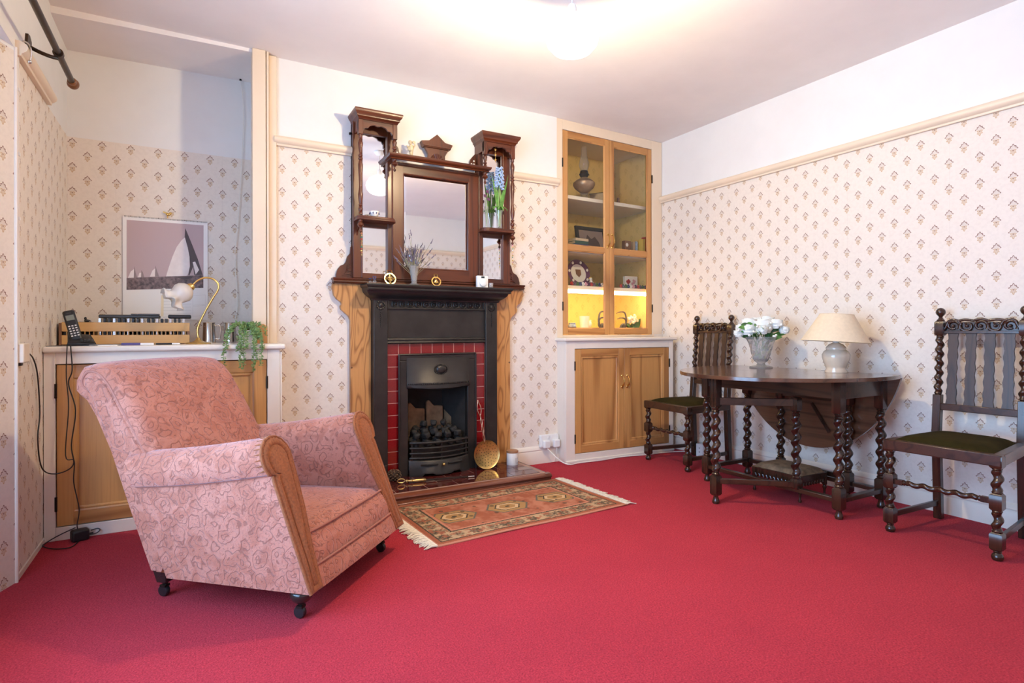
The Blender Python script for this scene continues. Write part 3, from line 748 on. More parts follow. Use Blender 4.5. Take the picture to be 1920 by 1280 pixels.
# cornice and shelf
q = MB()
COR = [(0, 0), (.010, 0), (.014, .012), (.030, .022), (.046, .036), (.056, .048), (.058, .058), (0, .058)]
def wrap(q, prof, hw, yb, yf, z):
    rings = []
    for p, d in (((FX - hw, yb), (-1, 0)), ((FX - hw, yf), (-1, -1)), ((FX + hw, yf), (1, -1)), ((FX + hw, yb), (1, 0))):
        rings.append([(p[0] + d[0] * a, p[1] + d[1] * a, z + zz) for a, zz in prof])
    q.rings(rings)
wrap(q, COR, CL - .002, 3.55, YI - .008, 1.150); I('cornice', q, smooth=50)
q = MB(); SHF = [(0, 0), (.006, 0), (.010, .006), (.009, .014), (.017, .020), (.022, .030), (.020, .038), (0, .040)]
wrap(q, SHF, .472, 3.552, 3.386, 1.206); q.box(FX - .473, FX + .473, 3.385, 3.552, 1.207, 1.2455); I('mantel_shelf', q, smooth=50)
# tiled slip
q = MB(); q.box(FX - CRr, FX + CRr, YI + .016, 3.549, HZ, .885)
q.v = q.v; slip = q
gb = MB(); gb.box(FX - CRr, FX - .262, YI + .0138, 3.56, HZ, .885); gb.box(FX + .262, FX + CRr, YI + .0138, 3.56, HZ, .885); gb.box(FX - .262, FX + .262, YI + .0138, 3.56, .815, .885)
gr = gb.build('tile_bed', 'grout', t, W=True)
q = MB(); q.box(-.5, .5, 0, 1, -.5, .5); o = q.build('tile', 'red_tile', t); rm = o.data; bpy.data.objects.remove(o)
def tile(x0, x1, z0, z1):
    g = .0036
    o = shared('tile', rm, t, ((x0 + x1) / 2 - FX, YI + .0125 - 3.50, (z0 + z1) / 2 - HZ)); o.scale = (x1 - x0 - g, .012, z1 - z0 - g)
ex = CRr - .2625; n = 9; wt = 2 * CRr / n
for k in range(n): tile(FX - CRr + k * wt, FX - CRr + (k + 1) * wt, .812, .882)
zz = .812
while zz > .10:
    z2 = zz - .0755
    for sgn in (-1, 1):
        a, b = sorted((FX + sgn * CRr, FX + sgn * (CRr - ex))); tile(a, b, max(z2, HZ), zz)
    zz = z2
for sgn in (-1, 1):
    q = MB(); a, b = sorted((FX + sgn * CRr, FX + sgn * (CRr - ex))); q.box(a, b, YI + .006, YI + .03, HZ, max(zz, HZ + .03)); I('plinth_plate', q, bevel=.002)
# insert: frame, hood, firebox
IW = .264; OW = .205
q = MB()
for sgn in (-1, 1):
    a, b = sorted((FX + sgn * OW, FX + sgn * IW)); q.box(a, b, YI - .004, YI + .05, HZ, .775)
q.box(FX - IW, FX + IW, YI - .004, YI + .05, .775, .812)
I('insert_frame', q, bevel=.004)
q = MB()
for a, b in (((FX - IW, HZ), (FX - IW, .812)), ((FX - IW, .812), (FX + IW, .812)), ((FX + IW, .812), (FX + IW, HZ))): q.tube([(a[0], YI - .006, a[1]), (b[0], YI - .006, b[1])], .006, 8)
I('insert_bead', q)
q = MB(); N = 20; rings = []
for k in range(N + 1):
    u = -1 + 2 * k / N; x = FX + u * (OW + .010); bul = (1 - u * u)
    rings.append([(x, YI + .03, .800), (x, YI - .004 - .012 * bul, .790), (x, YI - .010 - .040 * bul, .640), (x, YI - .012 - .046 * bul, .632), (x, YI - .012 - .046 * bul, .622),
                  (x, YI - .016 - .052 * bul, .620), (x, YI - .016 - .054 * bul, .596 + .010 * (1 - bul)), (x, YI - .010 - .05 * bul, .590 + .010 * (1 - bul)), (x, YI + .03, .592)])
q.rings(rings); hood = I('hood', q, smooth=45)
q = MB()
for k in range(34):
    u = -.97 + 1.94 * k / 33; bul = 1 - u * u; q.sphere((FX + u * (OW + .008), YI - .014 - .048 * bul, .627), (.004, .005, .006), 6, 4)
q.build('bead_row', 'iron', hood, W=True)
q = MB(); oc = (FX + .002, YI - .040, .715)
q.sphere(oc, (.036, .014, .027), 20, 8)
for k in range(26):
    a = 2 * PI * k / 26; q.sphere((oc[0] + .043 * math.cos(a), oc[1] + .002, oc[2] + .032 * math.sin(a)), (.0045, .006, .0045), 6, 4)
for k in range(18):
    a = 2 * PI * k / 18; q.tube([(oc[0] + .012 * math.cos(a), oc[1] - .011, oc[2] + .009 * math.sin(a)), (oc[0] + .036 * math.cos(a), oc[1] - .003, oc[2] + .027 * math.sin(a))], .0022, 5)
q.build('oval_medallion', 'iron', hood, W=True)
# firebox, deep into the chimney breast
q = MB(); yb = YI + .26
q.add([(FX - OW, YI + .04, HZ), (FX - .13, yb, HZ), (FX + .13, yb, HZ), (FX + OW, YI + .04, HZ), (FX - OW, YI + .04, .80), (FX - .13, yb, .80), (FX + .13, yb, .80), (FX + OW, YI + .04, .80)],
      [(0, 1, 5, 4), (1, 2, 6, 5), (2, 3, 7, 6), (4, 5, 6, 7), (0, 3, 2, 1)])
q.build('firebox', 'soot', t, W=True, smooth=0)
q = MB()
for x0, x1, z1 in ((-.129, -.004, .47), (.004, .129, .48)):
    q.prism([(x0, .14), (x1, .14), (x1 - .004, z1 - .035), (x0 + .055, z1 - .03), (x0 + .02, z1 + .01), (x0, z1)], (FX, yb - .035, 0), (1, 0, 0), (0, 0, 1), (0, .03, 0))
q.build('fire_back', 'firebrick', t, W=True, bevel=.008)
for sgn in (-1, 1):
    q = MB(); q.add([(FX + sgn * (OW - .004), YI + .06, .12), (FX + sgn * .135, yb - .02, .12), (FX + sgn * .135, yb - .02, .42), (FX + sgn * (OW - .004), YI + .06, .30),
                     (FX + sgn * OW, YI + .06, .12), (FX + sgn * .14, yb, .12), (FX + sgn * .14, yb, .42), (FX + sgn * OW, YI + .06, .30)],
                    [(0, 1, 2, 3), (4, 7, 6, 5), (3, 2, 6, 7), (0, 3, 7, 4), (0, 4, 5, 1), (1, 5, 6, 2)]); q.build('fire_cheek', 'firebrick', t, W=True)
# grate front: bowed bars over an ash pit cover
def bow(z, hw, y0, b, r, nm):
    q = MB(); q.tube([(FX + hw * u / 10, y0 - b * (1 - (u / 10) ** 2), z) for u in range(-10, 11)], r, 8); I(nm, q)
for z in (.256, .223, .190, .160): bow(z, .198, YI - .012, .052, .0085 if z > .25 else .0068, 'grate_bar')
for u in (-1, -.02, 1):
    q = MB(); x = FX + u * .185; y = YI - .010 - .050 * (1 - u * u * .86); q.tube([(x, y, .268), (x, y, .145)], .006, 8); I('grate_upright', q)
q = MB(); q.box(FX - .198, FX + .198, YI - .005, YI + .16, .138, .154); I('grate_tray', q)
q = MB(); rings = []
for k in range(25):
    u = -1 + 2 * k / 24; x = FX + u * .205; b = 1 - u * u
    cut = .030 if .28 < abs(u) < .62 else (.016 if abs(u) < .28 else 0)
    rings.append([(x, YI - .008 - .052 * b, .148), (x, YI - .014 - .058 * b, .138), (x, YI - .016 - .060 * b, .092), (x, YI - .030 - .062 * b, HZ + .012 + cut * .7), (x, YI - .030 - .062 * b, HZ + cut * .7),
                  (x, YI - .012 - .055 * b, HZ + cut * .7), (x, YI + .0 - .05 * b, .12), (x, YI + .004 - .045 * b, .148)])
q.rings(rings); ap = I('ash_cover', q, smooth=50)
for sgn in (-1, 1):
    q = MB(); q.tube([(FX + sgn * .035, YI - .079, .121), (FX + sgn * .09, YI - .071, .121), (FX + sgn * .14, YI - .052, .121)], .0055, 8); q.build('vent_slot', 'soot', ap, W=True)
q = MB(); q.sphere((FX, YI - .090, .118), .011); q.tube([(FX, YI - .07, .118), (FX, YI - .09, .118)], .005, 8); q.build('knob', 'brass', ap, W=True)
# sloping bed under the coals
bed = lambda y: .222 + .24 * max(0, min(.17, y - YI))
q = MB(); q.add([(FX + sx * hw, YI + dy, z) for dy, hw, zt_ in ((-.006, .176, .222), (.05, .176, .234), (.185, .138, .262)) for sx in (-1, 1) for z in (.152, zt_)],
                [(0, 2, 3, 1), (0, 1, 5, 4), (4, 5, 9, 8), (2, 6, 7, 3), (6, 10, 11, 7), (1, 3, 7, 5), (5, 7, 11, 9), (0, 4, 6, 2), (4, 8, 10, 6), (8, 9, 11, 10)]); I('fire_bed', q, smooth=0)
# coals: lumps heaped in two layers on the bed, resting against each other and behind the bars
rr = random.Random(11); lumps = []
for y, up, n, hw in ((-.012, 0, 5, .150), (.042, 0, 5, .152), (.097, 0, 5, .140), (.150, 0, 4, .112), (.016, .040, 5, .145), (.070, .042, 5, .138), (.124, .042, 5, .118), (.105, .080, 3, .070)):
    for k in range(n): lumps.append([Vector((FX - hw + 2 * hw * k / (n - 1) + rr.uniform(-.006, .006), YI + y + rr.uniform(-.004, .004), bed(YI + y) + .022 + up)), rr.uniform(.028, .034)])
for it in range(250):
    for i in range(len(lumps)):
        for j in range(i):
            d = lumps[i][0] - lumps[j][0]; L = d.length or 1e-6; m_ = .84 * (lumps[i][1] + lumps[j][1])
            if L < m_: d *= .2 * (m_ - L) / L; lumps[i][0] += d; lumps[j][0] -= d
    for p_, s in lumps:
        r = s * .85; hw = .196 - .34 * max(0, p_.y + r - (YI + .05)) - r
        p_.x = FX + max(-hw, min(hw, p_.x - FX)); u = (p_.x - FX) / .198
        p_.y = max(YI - .012 - .052 * (1 - u * u) + .010 + r, min(YI + .222 - r, p_.y)); p_.z = max(bed(p_.y) + .018, min(.356, p_.z))
for p_, s in lumps:
    q = MB(); M = Matrix.Rotation(rr.uniform(0, 3), 3, 'Z') @ Matrix.Rotation(rr.uniform(-.7, .7), 3, 'X')
    pts = [p_ + M @ Vector((sx * s * rr.uniform(.55, .92), sy * s * .8 * rr.uniform(.6, 1), sz * s * .72 * rr.uniform(.6, 1.0))) for sz in (-1, 1) for sx, sy in ((-.9, -.9), (-.1, -1.1), (.9, -.9), (.9, .9), (0, 1.1), (-.9, .9))]
    q.add([tuple(v) for v in pts], [(0, 1, 2, 3, 4, 5), (6, 7, 8, 9, 10, 11)] + [(i, (i + 1) % 6, 6 + (i + 1) % 6, 6 + i) for i in range(6)])
    o = q.build('coal_lump', 'coal', loc=tuple(p_), bevel=.008, seg=2, smooth=50)
    tag(o, 'rough grey lump of coal heaped behind the grate bars', 'coal', 'coals in the grate')
# ================================================================ overmantel with mirrors
t = thing('overmantel_mirror', 'carved mahogany overmantel with three mirrors and two canopied towers', 'overmantel', (FX, 3.52, 1.25))
V = lambda n, q, m='mahogany', par=None, **k: q.build(n, m, par or t, W=True, **k)
YP = 3.512      # face of the mirrors
BZ = 1.2465
q = MB(); q.box(FX - .540, FX + .540, 3.524, 3.549, BZ + .02, 2.03); q.box(FX - .540, FX - .296, 3.524, 3.549, 2.02, 2.22); q.box(FX + .296, FX + .540, 3.524, 3.549, 2.02, 2.22); V('back_board', q)
# base shelf, resting on the pine brackets
q = MB(); BS = [(0, 0), (.008, .002), (.012, .010), (.008, .018), (.014, .024), (.014, .034), (0, .036)]
rings = []
for pp, d in (((FX - .645, 3.55), (-1, 0)), ((FX - .645, 3.505), (-1, -1)), ((FX + .645, 3.505), (1, -1)), ((FX + .645, 3.55), (1, 0))):
    rings.append([(pp[0] + d[0] * a, pp[1] + d[1] * a, BZ + zz) for a, zz in BS])
q.rings(rings); V('base_shelf', q, 'mahogany_h', smooth=50)
# scrolled feet outside the towers
for sgn in (-1, 1):
    o = [(0, 0), (.098, 0), (.098, .018), (.088, .050), (.072, .072), (.050, .082), (.040, .095), (.030, .130), (.014, .150), (.010, .190), (0, .200)]
    q = MB(); q.prism([(sgn * (.537 + x), z) for x, z in o], (FX, 3.548, BZ + .036), (1, 0, 0), (0, 0, 1), (0, -.022, 0)); ft = V('scroll_foot', q, bevel=.002)
    q = MB(); 
    for k in range(4): q.tube(curve_pts([(FX + sgn * (.548), 3.525, BZ + .055 + .022 * k), (FX + sgn * (.570), 3.523, BZ + .060 + .016 * k), (FX + sgn * (.600 - .012 * k), 3.525, BZ + .050 + .008 * k)], 4), .003, 5)
    V('carved_leaf', q, par=ft)
# uprights / frame members
def upright(x0, x1, z0, z1, y0=3.495, nm='stile'):
    q = MB(); q.box(x0, x1, y0, 3.545, z0, z1); return V(nm, q, bevel=.003)
for sgn in (-1, 1):
    a = lambda d: FX + sgn * d
    upright(*sorted((a(.540), a(.482))), BZ + .036, 2.235)                 # outer stile
    upright(*sorted((a(.330), a(.296))), BZ + .036, 2.235, 3.488)          # inner stile
    q = MB(); q.tube([(a(.300), 3.490, BZ + .04), (a(.300), 3.490, 2.01)], .006, 8); q.tube([(a(.489), 3.494, BZ + .04), (a(.489), 3.494, 2.2)], .004, 8); V('stile_bead', q)
    q = MB(); q.box(*sorted((a(.484), a(.328))), 3.497, 3.545, 1.594, 1.640); V('tower_rail', q, 'mahogany_h', bevel=.002)
    q = MB(); q.box(*sorted((a(.484), a(.328))), 3.497, 3.545, 2.165, 2.235); V('tower_rail', q, 'mahogany_h', bevel=.002)
    q = MB(); q.box(*sorted((a(.484), a(.328))), 3.497, 3.545, BZ + .036, 1.314); V('tower_rail', q, 'mahogany_h', bevel=.002)
    for z0, z1 in ((1.314, 1.594), (1.640, 2.165)):
        q = MB(); q.box(*sorted((a(.484), a(.328))), YP, YP + .006, z0 - .004, z1 + .004); mi = V('mirror', q, 'mirror', smooth=0)
        mi['label'] = 'narrow tower mirror'
    # tower canopy
    cx = a(.412)
    q = MB(); CP = [(-.02, 0), (.0, 0), (.004, .010), (.012, .016), (.012, .024), (.022, .036), (.028, .050), (.026, .058), (-.02, .060)]
    rings = []
    for pp, d in (((cx - .118, 3.55), (-1, 0)), ((cx - .118, 3.398), (-1, -1)), ((cx + .118, 3.398), (1, -1)), ((cx + .118, 3.55), (1, 0))):
        rings.append([(pp[0] + d[0] * k, pp[1] + d[1] * k, 2.213 + zz) for k, zz in CP])
    q.rings(rings); q.box(cx - .117, cx + .117, 3.398, 3.548, 2.222, 2.270); V('canopy', q, 'mahogany_h', smooth=45)
    # scalloped apron
    ap = [(-.118, 2.215), (-.118, 2.150), (-.086, 2.150), (-.078, 2.166), (-.058, 2.170), (-.048, 2.184), (-.022, 2.192), (0, 2.186), (.022, 2.192), (.048, 2.184), (.058, 2.170), (.078, 2.166), (.086, 2.150), (.118, 2.150), (.118, 2.215)]
    q = MB(); q.prism(ap, (cx, 3.406, 0), (1, 0, 0), (0, 0, 1), (0, .014, 0)); V('apron', q, 'mahogany_h')
    for s2 in (-1, 1):
        q = MB(); q.box(*sorted((cx + s2 * .090, cx + s2 * .118)), 3.402, 3.430, 2.125, 2.215); V('corner_block', q, bevel=.003)
        q = MB(); q.box(*sorted((cx + s2 * .106, cx + s2 * .118)), 3.42, 3.545, 2.150, 2.215); V('side_apron', q, bevel=.001)
    # turned columns: full one outside, short one inside standing on the middle shelf
    def col(x, y, z0, z1, name):
        h = z1 - z0
        P_ = [(.011, 0), (.011, .02), (.007, .03), (.012, .045), (.014, .07), (.010, .09), (.006, .10), (.012, .112), (.012, .122), (.007, .13), (.009, .15), (.013, .19), (.015, .24), (.011, .30), (.0085, .36),
              (.010, .44), (.013, .55), (.0145, .62), (.011, .66), (.008, .675), (.014, .69), (.014, .70), (.008, .715), (.013, .73), (.013, .74), (.007, .755), (.009, .79), (.014, .86), (.015, .89), (.010, .93), (.007, .945), (.012, .96), (.011, 1.0)]
        q = MB(); q.lathe([(r, z0 + h * k) for r, k in P_], (x, y, 0), 14); return V(name, q, smooth=55)
    xo, xi = cx + sgn * .104, cx - sgn * .104
    col(xo, 3.416, 1.652, 2.127, 'column')
    q = MB(); q.lathe([(.012, 2.045), (.010, 2.055), (.006, 2.062), (.013, 2.068), (.013, 2.073), (.007, 2.080), (.010, 2.092), (.015, 2.108), (.012, 2.118), (.007, 2.122), (.012, 2.127)], (xi, 3.416, 0), 14); V('short_column', q, smooth=55)
    def drop(x, y, z):
        q = MB(); q.lathe([(.012, z), (.012, z - .006), (.008, z - .012), (.018, z - .022), (.020, z - .030), (.012, z - .038), (.005, z - .044), (.004, z - .054), (.008, z - .060), (.009, z - .066), (.003, z - .074)], (x, y, 0), 14); V('drop_finial', q, smooth=55)
    drop(xo, 3.416, 1.618); drop(xi, 3.416, 2.006)
    # half-round tower shelf
    ou = [(-.118 * sgn, .14), (-.118 * sgn, .04)] + [(sgn * (-.118 + .05 * (1 - math.cos(u))), .04 - .035 * math.sin(u)) for u in (R(30), R(60), R(90))] + [(sgn * .105, .005), (sgn * .125, .015), (sgn * .125, .14)]
    q = MB(); q.prism([(x, y) for x, y in ou], (cx, 3.40, 1.622), (1, 0, 0), (0, 1, 0), (0, 0, .013)); q.prism([(x * .97, y * .97 + .006) for x, y in ou], (cx, 3.40, 1.634), (1, 0, 0), (0, 1, 0), (0, 0, .014)); sh = V('tower_shelf', q, 'mahogany_h', bevel=.003)
    sh['label'] = 'half-round shelf of a tower'
    # small shelf bracket
    q = MB(); q.prism([(0, 0), (.09, 0), (.085, -.012), (.05, -.022), (.035, -.05), (.012, -.06), (0, -.10)], (xo - sgn * .004, 3.50, 1.622), (0, -1, 0), (0, 0, 1), (.008 * sgn, 0, 0)); V('shelf_bracket', q)
# centre: frame, mirror, shelf and cresting
for x in (-1, 1):
    q = MB(); q.box(*sorted((FX + x * .300, FX + x * .226)), 3.492, 3.545, 1.2835, 2.005); V('centre_stile', q, bevel=.003)
q = MB(); q.box(FX - .3, FX + .3, 3.4925, 3.545, 1.2835, 1.358); V('centre_rail', q, 'mahogany_h', bevel=.003)
q = MB(); q.box(FX - .3, FX + .3, 3.4925, 3.545, 1.950, 2.008); V('centre_rail', q, 'mahogany_h', bevel=.003)
q = MB()
for z in (1.358, 1.950): q.tube([(FX - .226, 3.496, z), (FX + .226, 3.496, z)], .005, 8)
for x in (-.226, .226): q.tube([(FX + x, 3.496, 1.358), (FX + x, 3.496, 1.950)], .005, 8)
V('mirror_bead', q)
q = MB()
a_, b_, zl, zh, bv = FX - .226, FX + .226, 1.358, 1.950, .020
q.add([(a_, YP, zl), (b_, YP, zl), (b_, YP, zh), (a_, YP, zh), (a_ + bv, YP - .003, zl + bv), (b_ - bv, YP - .003, zl + bv), (b_ - bv, YP - .003, zh - bv), (a_ + bv, YP - .003, zh - bv)],
      [(4, 5, 6, 7), (0, 1, 5, 4), (1, 2, 6, 5), (2, 3, 7, 6), (3, 0, 4, 7)])
mi = V('mirror', q, 'mirror', smooth=0); mi['label'] = 'large bevelled centre mirror'
q = MB(); MS = [(0, 0), (.010, .002), (.006, .010), (.016, .016), (.020, .024), (.022, .034), (0, .036)]
rings = []
for pp, d in (((FX - .325, 3.55), (-1, 0)), ((FX - .325, 3.412), (-1, -1)), ((FX + .325, 3.412), (1, -1)), ((FX + .325, 3.55), (1, 0))):
    rings.append([(pp[0] + d[0] * a, pp[1] + d[1] * a, 2.008 + zz) for a, zz in MS])
q.rings(rings); V('middle_shelf', q, 'mahogany_h', smooth=45)
cr = [(-.075, 0), (-.070, .012), (-.060, .03), (-.058, .055), (-.068, .075), (-.082, .098), (.082, .098), (.068, .075), (.058, .055), (.060, .03), (.070, .012), (.075, 0)]
q = MB(); q.prism(cr, (FX, 3.52, 2.044), (1, 0, 0), (0, 0, 1), (0, -.022, 0)); crest = V('cresting', q, bevel=.002)
q = MB(); q.prism([(-.092, .098), (-.107, .128), (-.107, .134), (-.055, .142), (0, .188), (.055, .142), (.107, .134), (.107, .128), (.092, .098)], (FX, 3.528, 2.044), (1, 0, 0), (0, 0, 1), (0, -.04, 0))
q.box(FX - .095, FX + .095, 3.482, 3.52, 2.147, 2.155); V('crest_cap', q, par=crest, bevel=.002)
q = MB()
for k in range(9):
    a = PI * (k + .5) / 9; q.tube([(FX + .008 * math.cos(a), 3.497, 2.052 + .008 * math.sin(a)), (FX + .048 * math.cos(a), 3.495, 2.052 + .055 * math.sin(a))], [.003, .006], 6)
V('crest_shell', q, par=crest)
# fretted brackets beside the towers, on the middle shelf
for sgn in (-1, 1):
    q = MB(); x0 = .290
    q.prism([(0, 0), (-.085, 0), (-.080, .01), (-.060, .02), (-.045, .045), (-.040, .07), (-.015, .10), (0, .115)], (FX + sgn * x0, 3.53, 2.044), (sgn, 0, 0), (0, 0, 1), (0, -.010, 0)); fb = V('fret_bracket', q)
    q = MB()
    for k in range(3):
        for j in range(3 - k): q.prism([(-.007, 0), (0, -.007), (.007, 0), (0, .007)], (FX + sgn * (x0 - .014 - .018 * j), 3.5194, 2.062 + .022 * k), (1, 0, 0), (0, 0, 1), (0, -.001, 0))
    V('fret_opening', q, 'white', par=fb)
q = MB(); q.sphere((.845, 3.53, 2.16), .008); q.tube([(.845, 3.55, 2.16), (.845, 3.53, 2.16)], .003, 6); V('fixing_bolt', q, 'dark_metal')
# ================================================================ fitted cupboards
def panel_door(parent, x0, x1, z0, z1, y, M=None, handle=None, hinge=0, st=.055, glazed=None, mats=('pine', 'pine_h', 'pine')):
    """framed door in plane y (front face), facing -y; M maps local to the thing's frame"""
    def put(q, n, m, par, **k):
        if M is not None: q.v = [tuple(M @ Vector(p)) for p in q.v]
        return q.build(n, m, par, W=True, **k)
    q = MB(); q.box(x0, x0 + st, y, y + .022, z0, z1); q.box(x1 - st, x1, y, y + .022, z0, z1)
    d = put(q, 'door', mats[0], parent, bevel=.002)
    bars = [(z0, z0 + st), (z1 - st, z1)]
    if glazed: bars.append((glazed - .018, glazed + .020))
    for a, b in bars:
        q = MB(); q.box(x0 + st, x1 - st, y + .0005, y + .022, a, b); put(q, 'rail', mats[1], d, bevel=.002)
    bars.sort()
    for (a0, a1), (b0, b1) in zip(bars, bars[1:]):
        i0, i1, j0, j1 = x0 + st, x1 - st, a1, b0
        if glazed:
            q = MB(); q.box(i0 - .004, i1 + .004, y + .012, y + .015, j0 - .004, j1 + .004); put(q, 'pane', 'pane', d, smooth=0)
            w_ = .008
        else:
            q = MB(); q.box(i0 - .004, i1 + .004, y + .012, y + .018, j0 - .004, j1 + .004); put(q, 'panel', mats[2], d, smooth=0)
            w_ = .020
        q = MB()   # mitred bead round the opening
        pr = [(0, 0), (w_, .0), (w_, .006), (w_ * .7, .011), (w_ * .3, .010), (0, .013)] if not glazed else [(0, .002), (w_, .008), (w_, .011), (0, .011)]
        cs = [(i0, j0, 1, 1), (i1, j0, -1, 1), (i1, j1, -1, -1), (i0, j1, 1, -1), (i0, j0, 1, 1)]
        if not glazed: q.rings([[(cx + sx * a, y + .013 - b, cz + sz * a) for a, b in pr] for cx, cz, sx, sz in cs], cap=False)
        else: q.rings([[(cx + sx * a, y + b, cz + sz * a) for a, b in pr] for cx, cz, sx, sz in cs], cap=False)
        put(q, 'bead', mats[0], d, smooth=30)
    if handle:
        hx, hz, hl = handle
        q = MB(); q.tube(curve_pts([(hx, y + .001, hz + hl / 2), (hx, y - .014, hz + hl / 2 - .006), (hx, y - .026, hz + .008), (hx, y - .024, hz - .02), (hx, y - .010, hz - hl / 2 + .01), (hx, y + .001, hz - hl / 2)], 5), [.004] * 8 + [.0055] * 12 + [.0075] * 6, 8)
        q.sphere((hx, y - .002, hz + hl / 2), (.008, .004, .010), 10, 6); q.sphere((hx, y - .002, hz - hl / 2), (.009, .004, .012), 10, 6)
        put(q, 'handle', 'brass', d)
    if hinge:
        for z in (z0 + (z1 - z0) * .14, z1 - (z1 - z0) * .16):
            q = MB(); xx = x0 - .003 if hinge < 0 else x1 + .003
            q.tube([(xx, y - .003, z - .033), (xx, y - .003, z + .033)], .0055, 8); put(q, 'hinge', 'dark_metal', d)
    return d

# ---- low cupboard in the alcove
YL = 3.325
t = thing('alcove_cupboard', 'low ivory cupboard with pine doors under the alcove worktop', 'cupboard', (-.08, 3.45, 0))
q = MB()
q.box(-.588, -.545, YL, YL + .03, 0, .864); q.box(.355, .418, YL, YL + .03, 0, .864)
q.box(-.545, .355, YL, YL + .03, .811, .864); q.box(-.545, .355, YL, YL + .03, 0, .060)
q.build('face_frame', 'ivory', t, W=True, bevel=.002)
q = MB(); q.box(.402, .418, YL + .03, 3.548, 0, .864); q.build('side_panel', 'ivory', t, W=True)
q = MB(); q.box(.418, .430, YL + .004, YL + .02, 0, .85); q.build('scribe_strip', 'ivory', t, W=True, bevel=.004)
q = MB(); q.box(-.545, .355, YL + .035, YL + .04, .03, .83); q.build('inner_board', 'soot', t, W=True)
panel_door(t, -.541, -.095, .064, .807, YL + .004, hinge=-1, st=.062)
panel_door(t, -.091, .351, .064, .807, YL + .004, hinge=1, st=.062)
q = MB(); q.prism([(-.59, 3.302), (.446, 3.302), (.446, 3.545), (.366, 3.545), (.366, 3.485), (.292, 3.485), (.292, 3.928), (-.589, 3.928)], (0, 0, .864), (1, 0, 0), (0, 1, 0), (0, 0, .029))
tag(q.build('alcove_worktop', 'ivory', bevel=.010, seg=3), 'ivory painted worktop over the alcove cupboard', 'worktop')

# ---- low cupboard beside the chimney breast
t = thing('corner_cupboard', 'low ivory corner cupboard with two brass-handled pine doors', 'cupboard', (2.86, 3.48, 0))
a = math.atan2(-.035, 1.0)
M = Matrix.Translation((2.358, 3.432, 0)) @ Matrix.Rotation(a, 4, 'Z')
def cb(n, m, *boxes, **k):
    q = MB()
    for b in boxes: q.box(*b)
    q.v = [tuple(M @ Vector(p)) for p in q.v]; return q.build(n, m, t, W=True, **k)
L2 = 1.012
cb('face_frame', 'ivory', (0, .076, 0, .03, 0, .884), (.972, L2, 0, .03, 0, .884), (.076, .972, 0, .03, .828, .884), (.076, .972, 0, .03, 0, .063), bevel=.002)
cb('side_panel', 'ivory', (0, .016, .03, .125, 0, .884))
cb('side_panel', 'ivory', (L2 - .016, L2, .03, .17, 0, .884))
cb('floor_strip', 'ivory', (-.006, L2 + .004, -.010, .01, 0, .020), bevel=.004)
cb('inner_board', 'soot', (.07, .975, .034, .04, .03, .85))
panel_door(t, .079, .524, .066, .825, .002, M, (.503, .575, .085), -1, .052)
panel_door(t, .527, .969, .066, .825, .002, M, (.552, .575, .085), 1, .052)
q = MB(); q.box(-.020, L2 + .026, -.024, .16, .884, .908); q.v = [tuple(M @ Vector(p)) for p in q.v]
q.build('ledge', 'ivory', t, W=True, bevel=.008, seg=3)

# ---- glazed display cupboard above it, let into the recess
t = thing('display_cupboard', 'tall glazed pine display cupboard in a cream frame with lit lowest shelf', 'cupboard', (2.86, 3.62, .908))
a = math.atan2(.052, 1.09)
M = Matrix.Translation((2.356, 3.553, 0)) @ Matrix.Rotation(a, 4, 'Z'); LU = 1.096
DC = M
Zb, Zt = .908, 2.534
cb('face_frame', 'cream', (0, .060, 0, .03, Zb, Zt), (.982, LU, 0, .03, Zb, Zt), (.06, .982, 0, .03, 2.460, Zt), (.06, .982, 0, .03, Zb, .926), bevel=.002)
ID = .50
q = MB()   # papered interior
for b in ((.0, LU, ID, ID + .01, Zb, Zt), (.0, .01, .03, ID, Zb, Zt), (1.030, 1.04, .03, ID, Zb, Zt)): q.box(*b)
vv = list(q.v); q.uv = lambda p, i: ((p[0] + p[1]) * 1.0 - .03, p[2] - V0)
q.v = [tuple(M @ Vector(p)) for p in q.v]; q.build('lining', 'paper_old', t, W=True, smooth=0)
cb('roof_board', 'cream', (.01, 1.03, .03, ID, 2.470, 2.49)); cb('floor_board', 'cream', (.01, 1.03, .03, ID, Zb, .926))
SH = (1.993, 1.583, 1.306)
for z in SH: cb('shelf', 'ivory', (.010, 1.030, .050, ID, z - .028, z), bevel=.002)
panel_door(t, .0625, .519, .929, 2.457, .002, M, (.500, 1.665, .10), -1, .046, 1.585)
panel_door(t, .5225, .9795, .929, 2.457, .002, M, (.546, 1.665, .10), 1, .046, 1.585)
# strip light under the lowest shelf
MT['cab_tube'] = emit('warm_strip_lamp', (1.0, .70, .30), CAB_LIGHT)
t2 = thing('strip_lamp', 'warm glowing strip lamp fixed beneath the lowest cupboard shelf', 'lamp', tuple(M @ Vector((.515, .072, 1.262))), a)
s = MB(); s.box(-.47, .47, -.010, .012, -.012, .010); s.build('diffuser', 'cab_tube', t2, bevel=.004)
for x in (-.48, .48): s = MB(); s.box(x - .012, x + .012, -.012, .014, -.014, .016); s.build('end_cap', 'white_plastic', t2, bevel=.002)
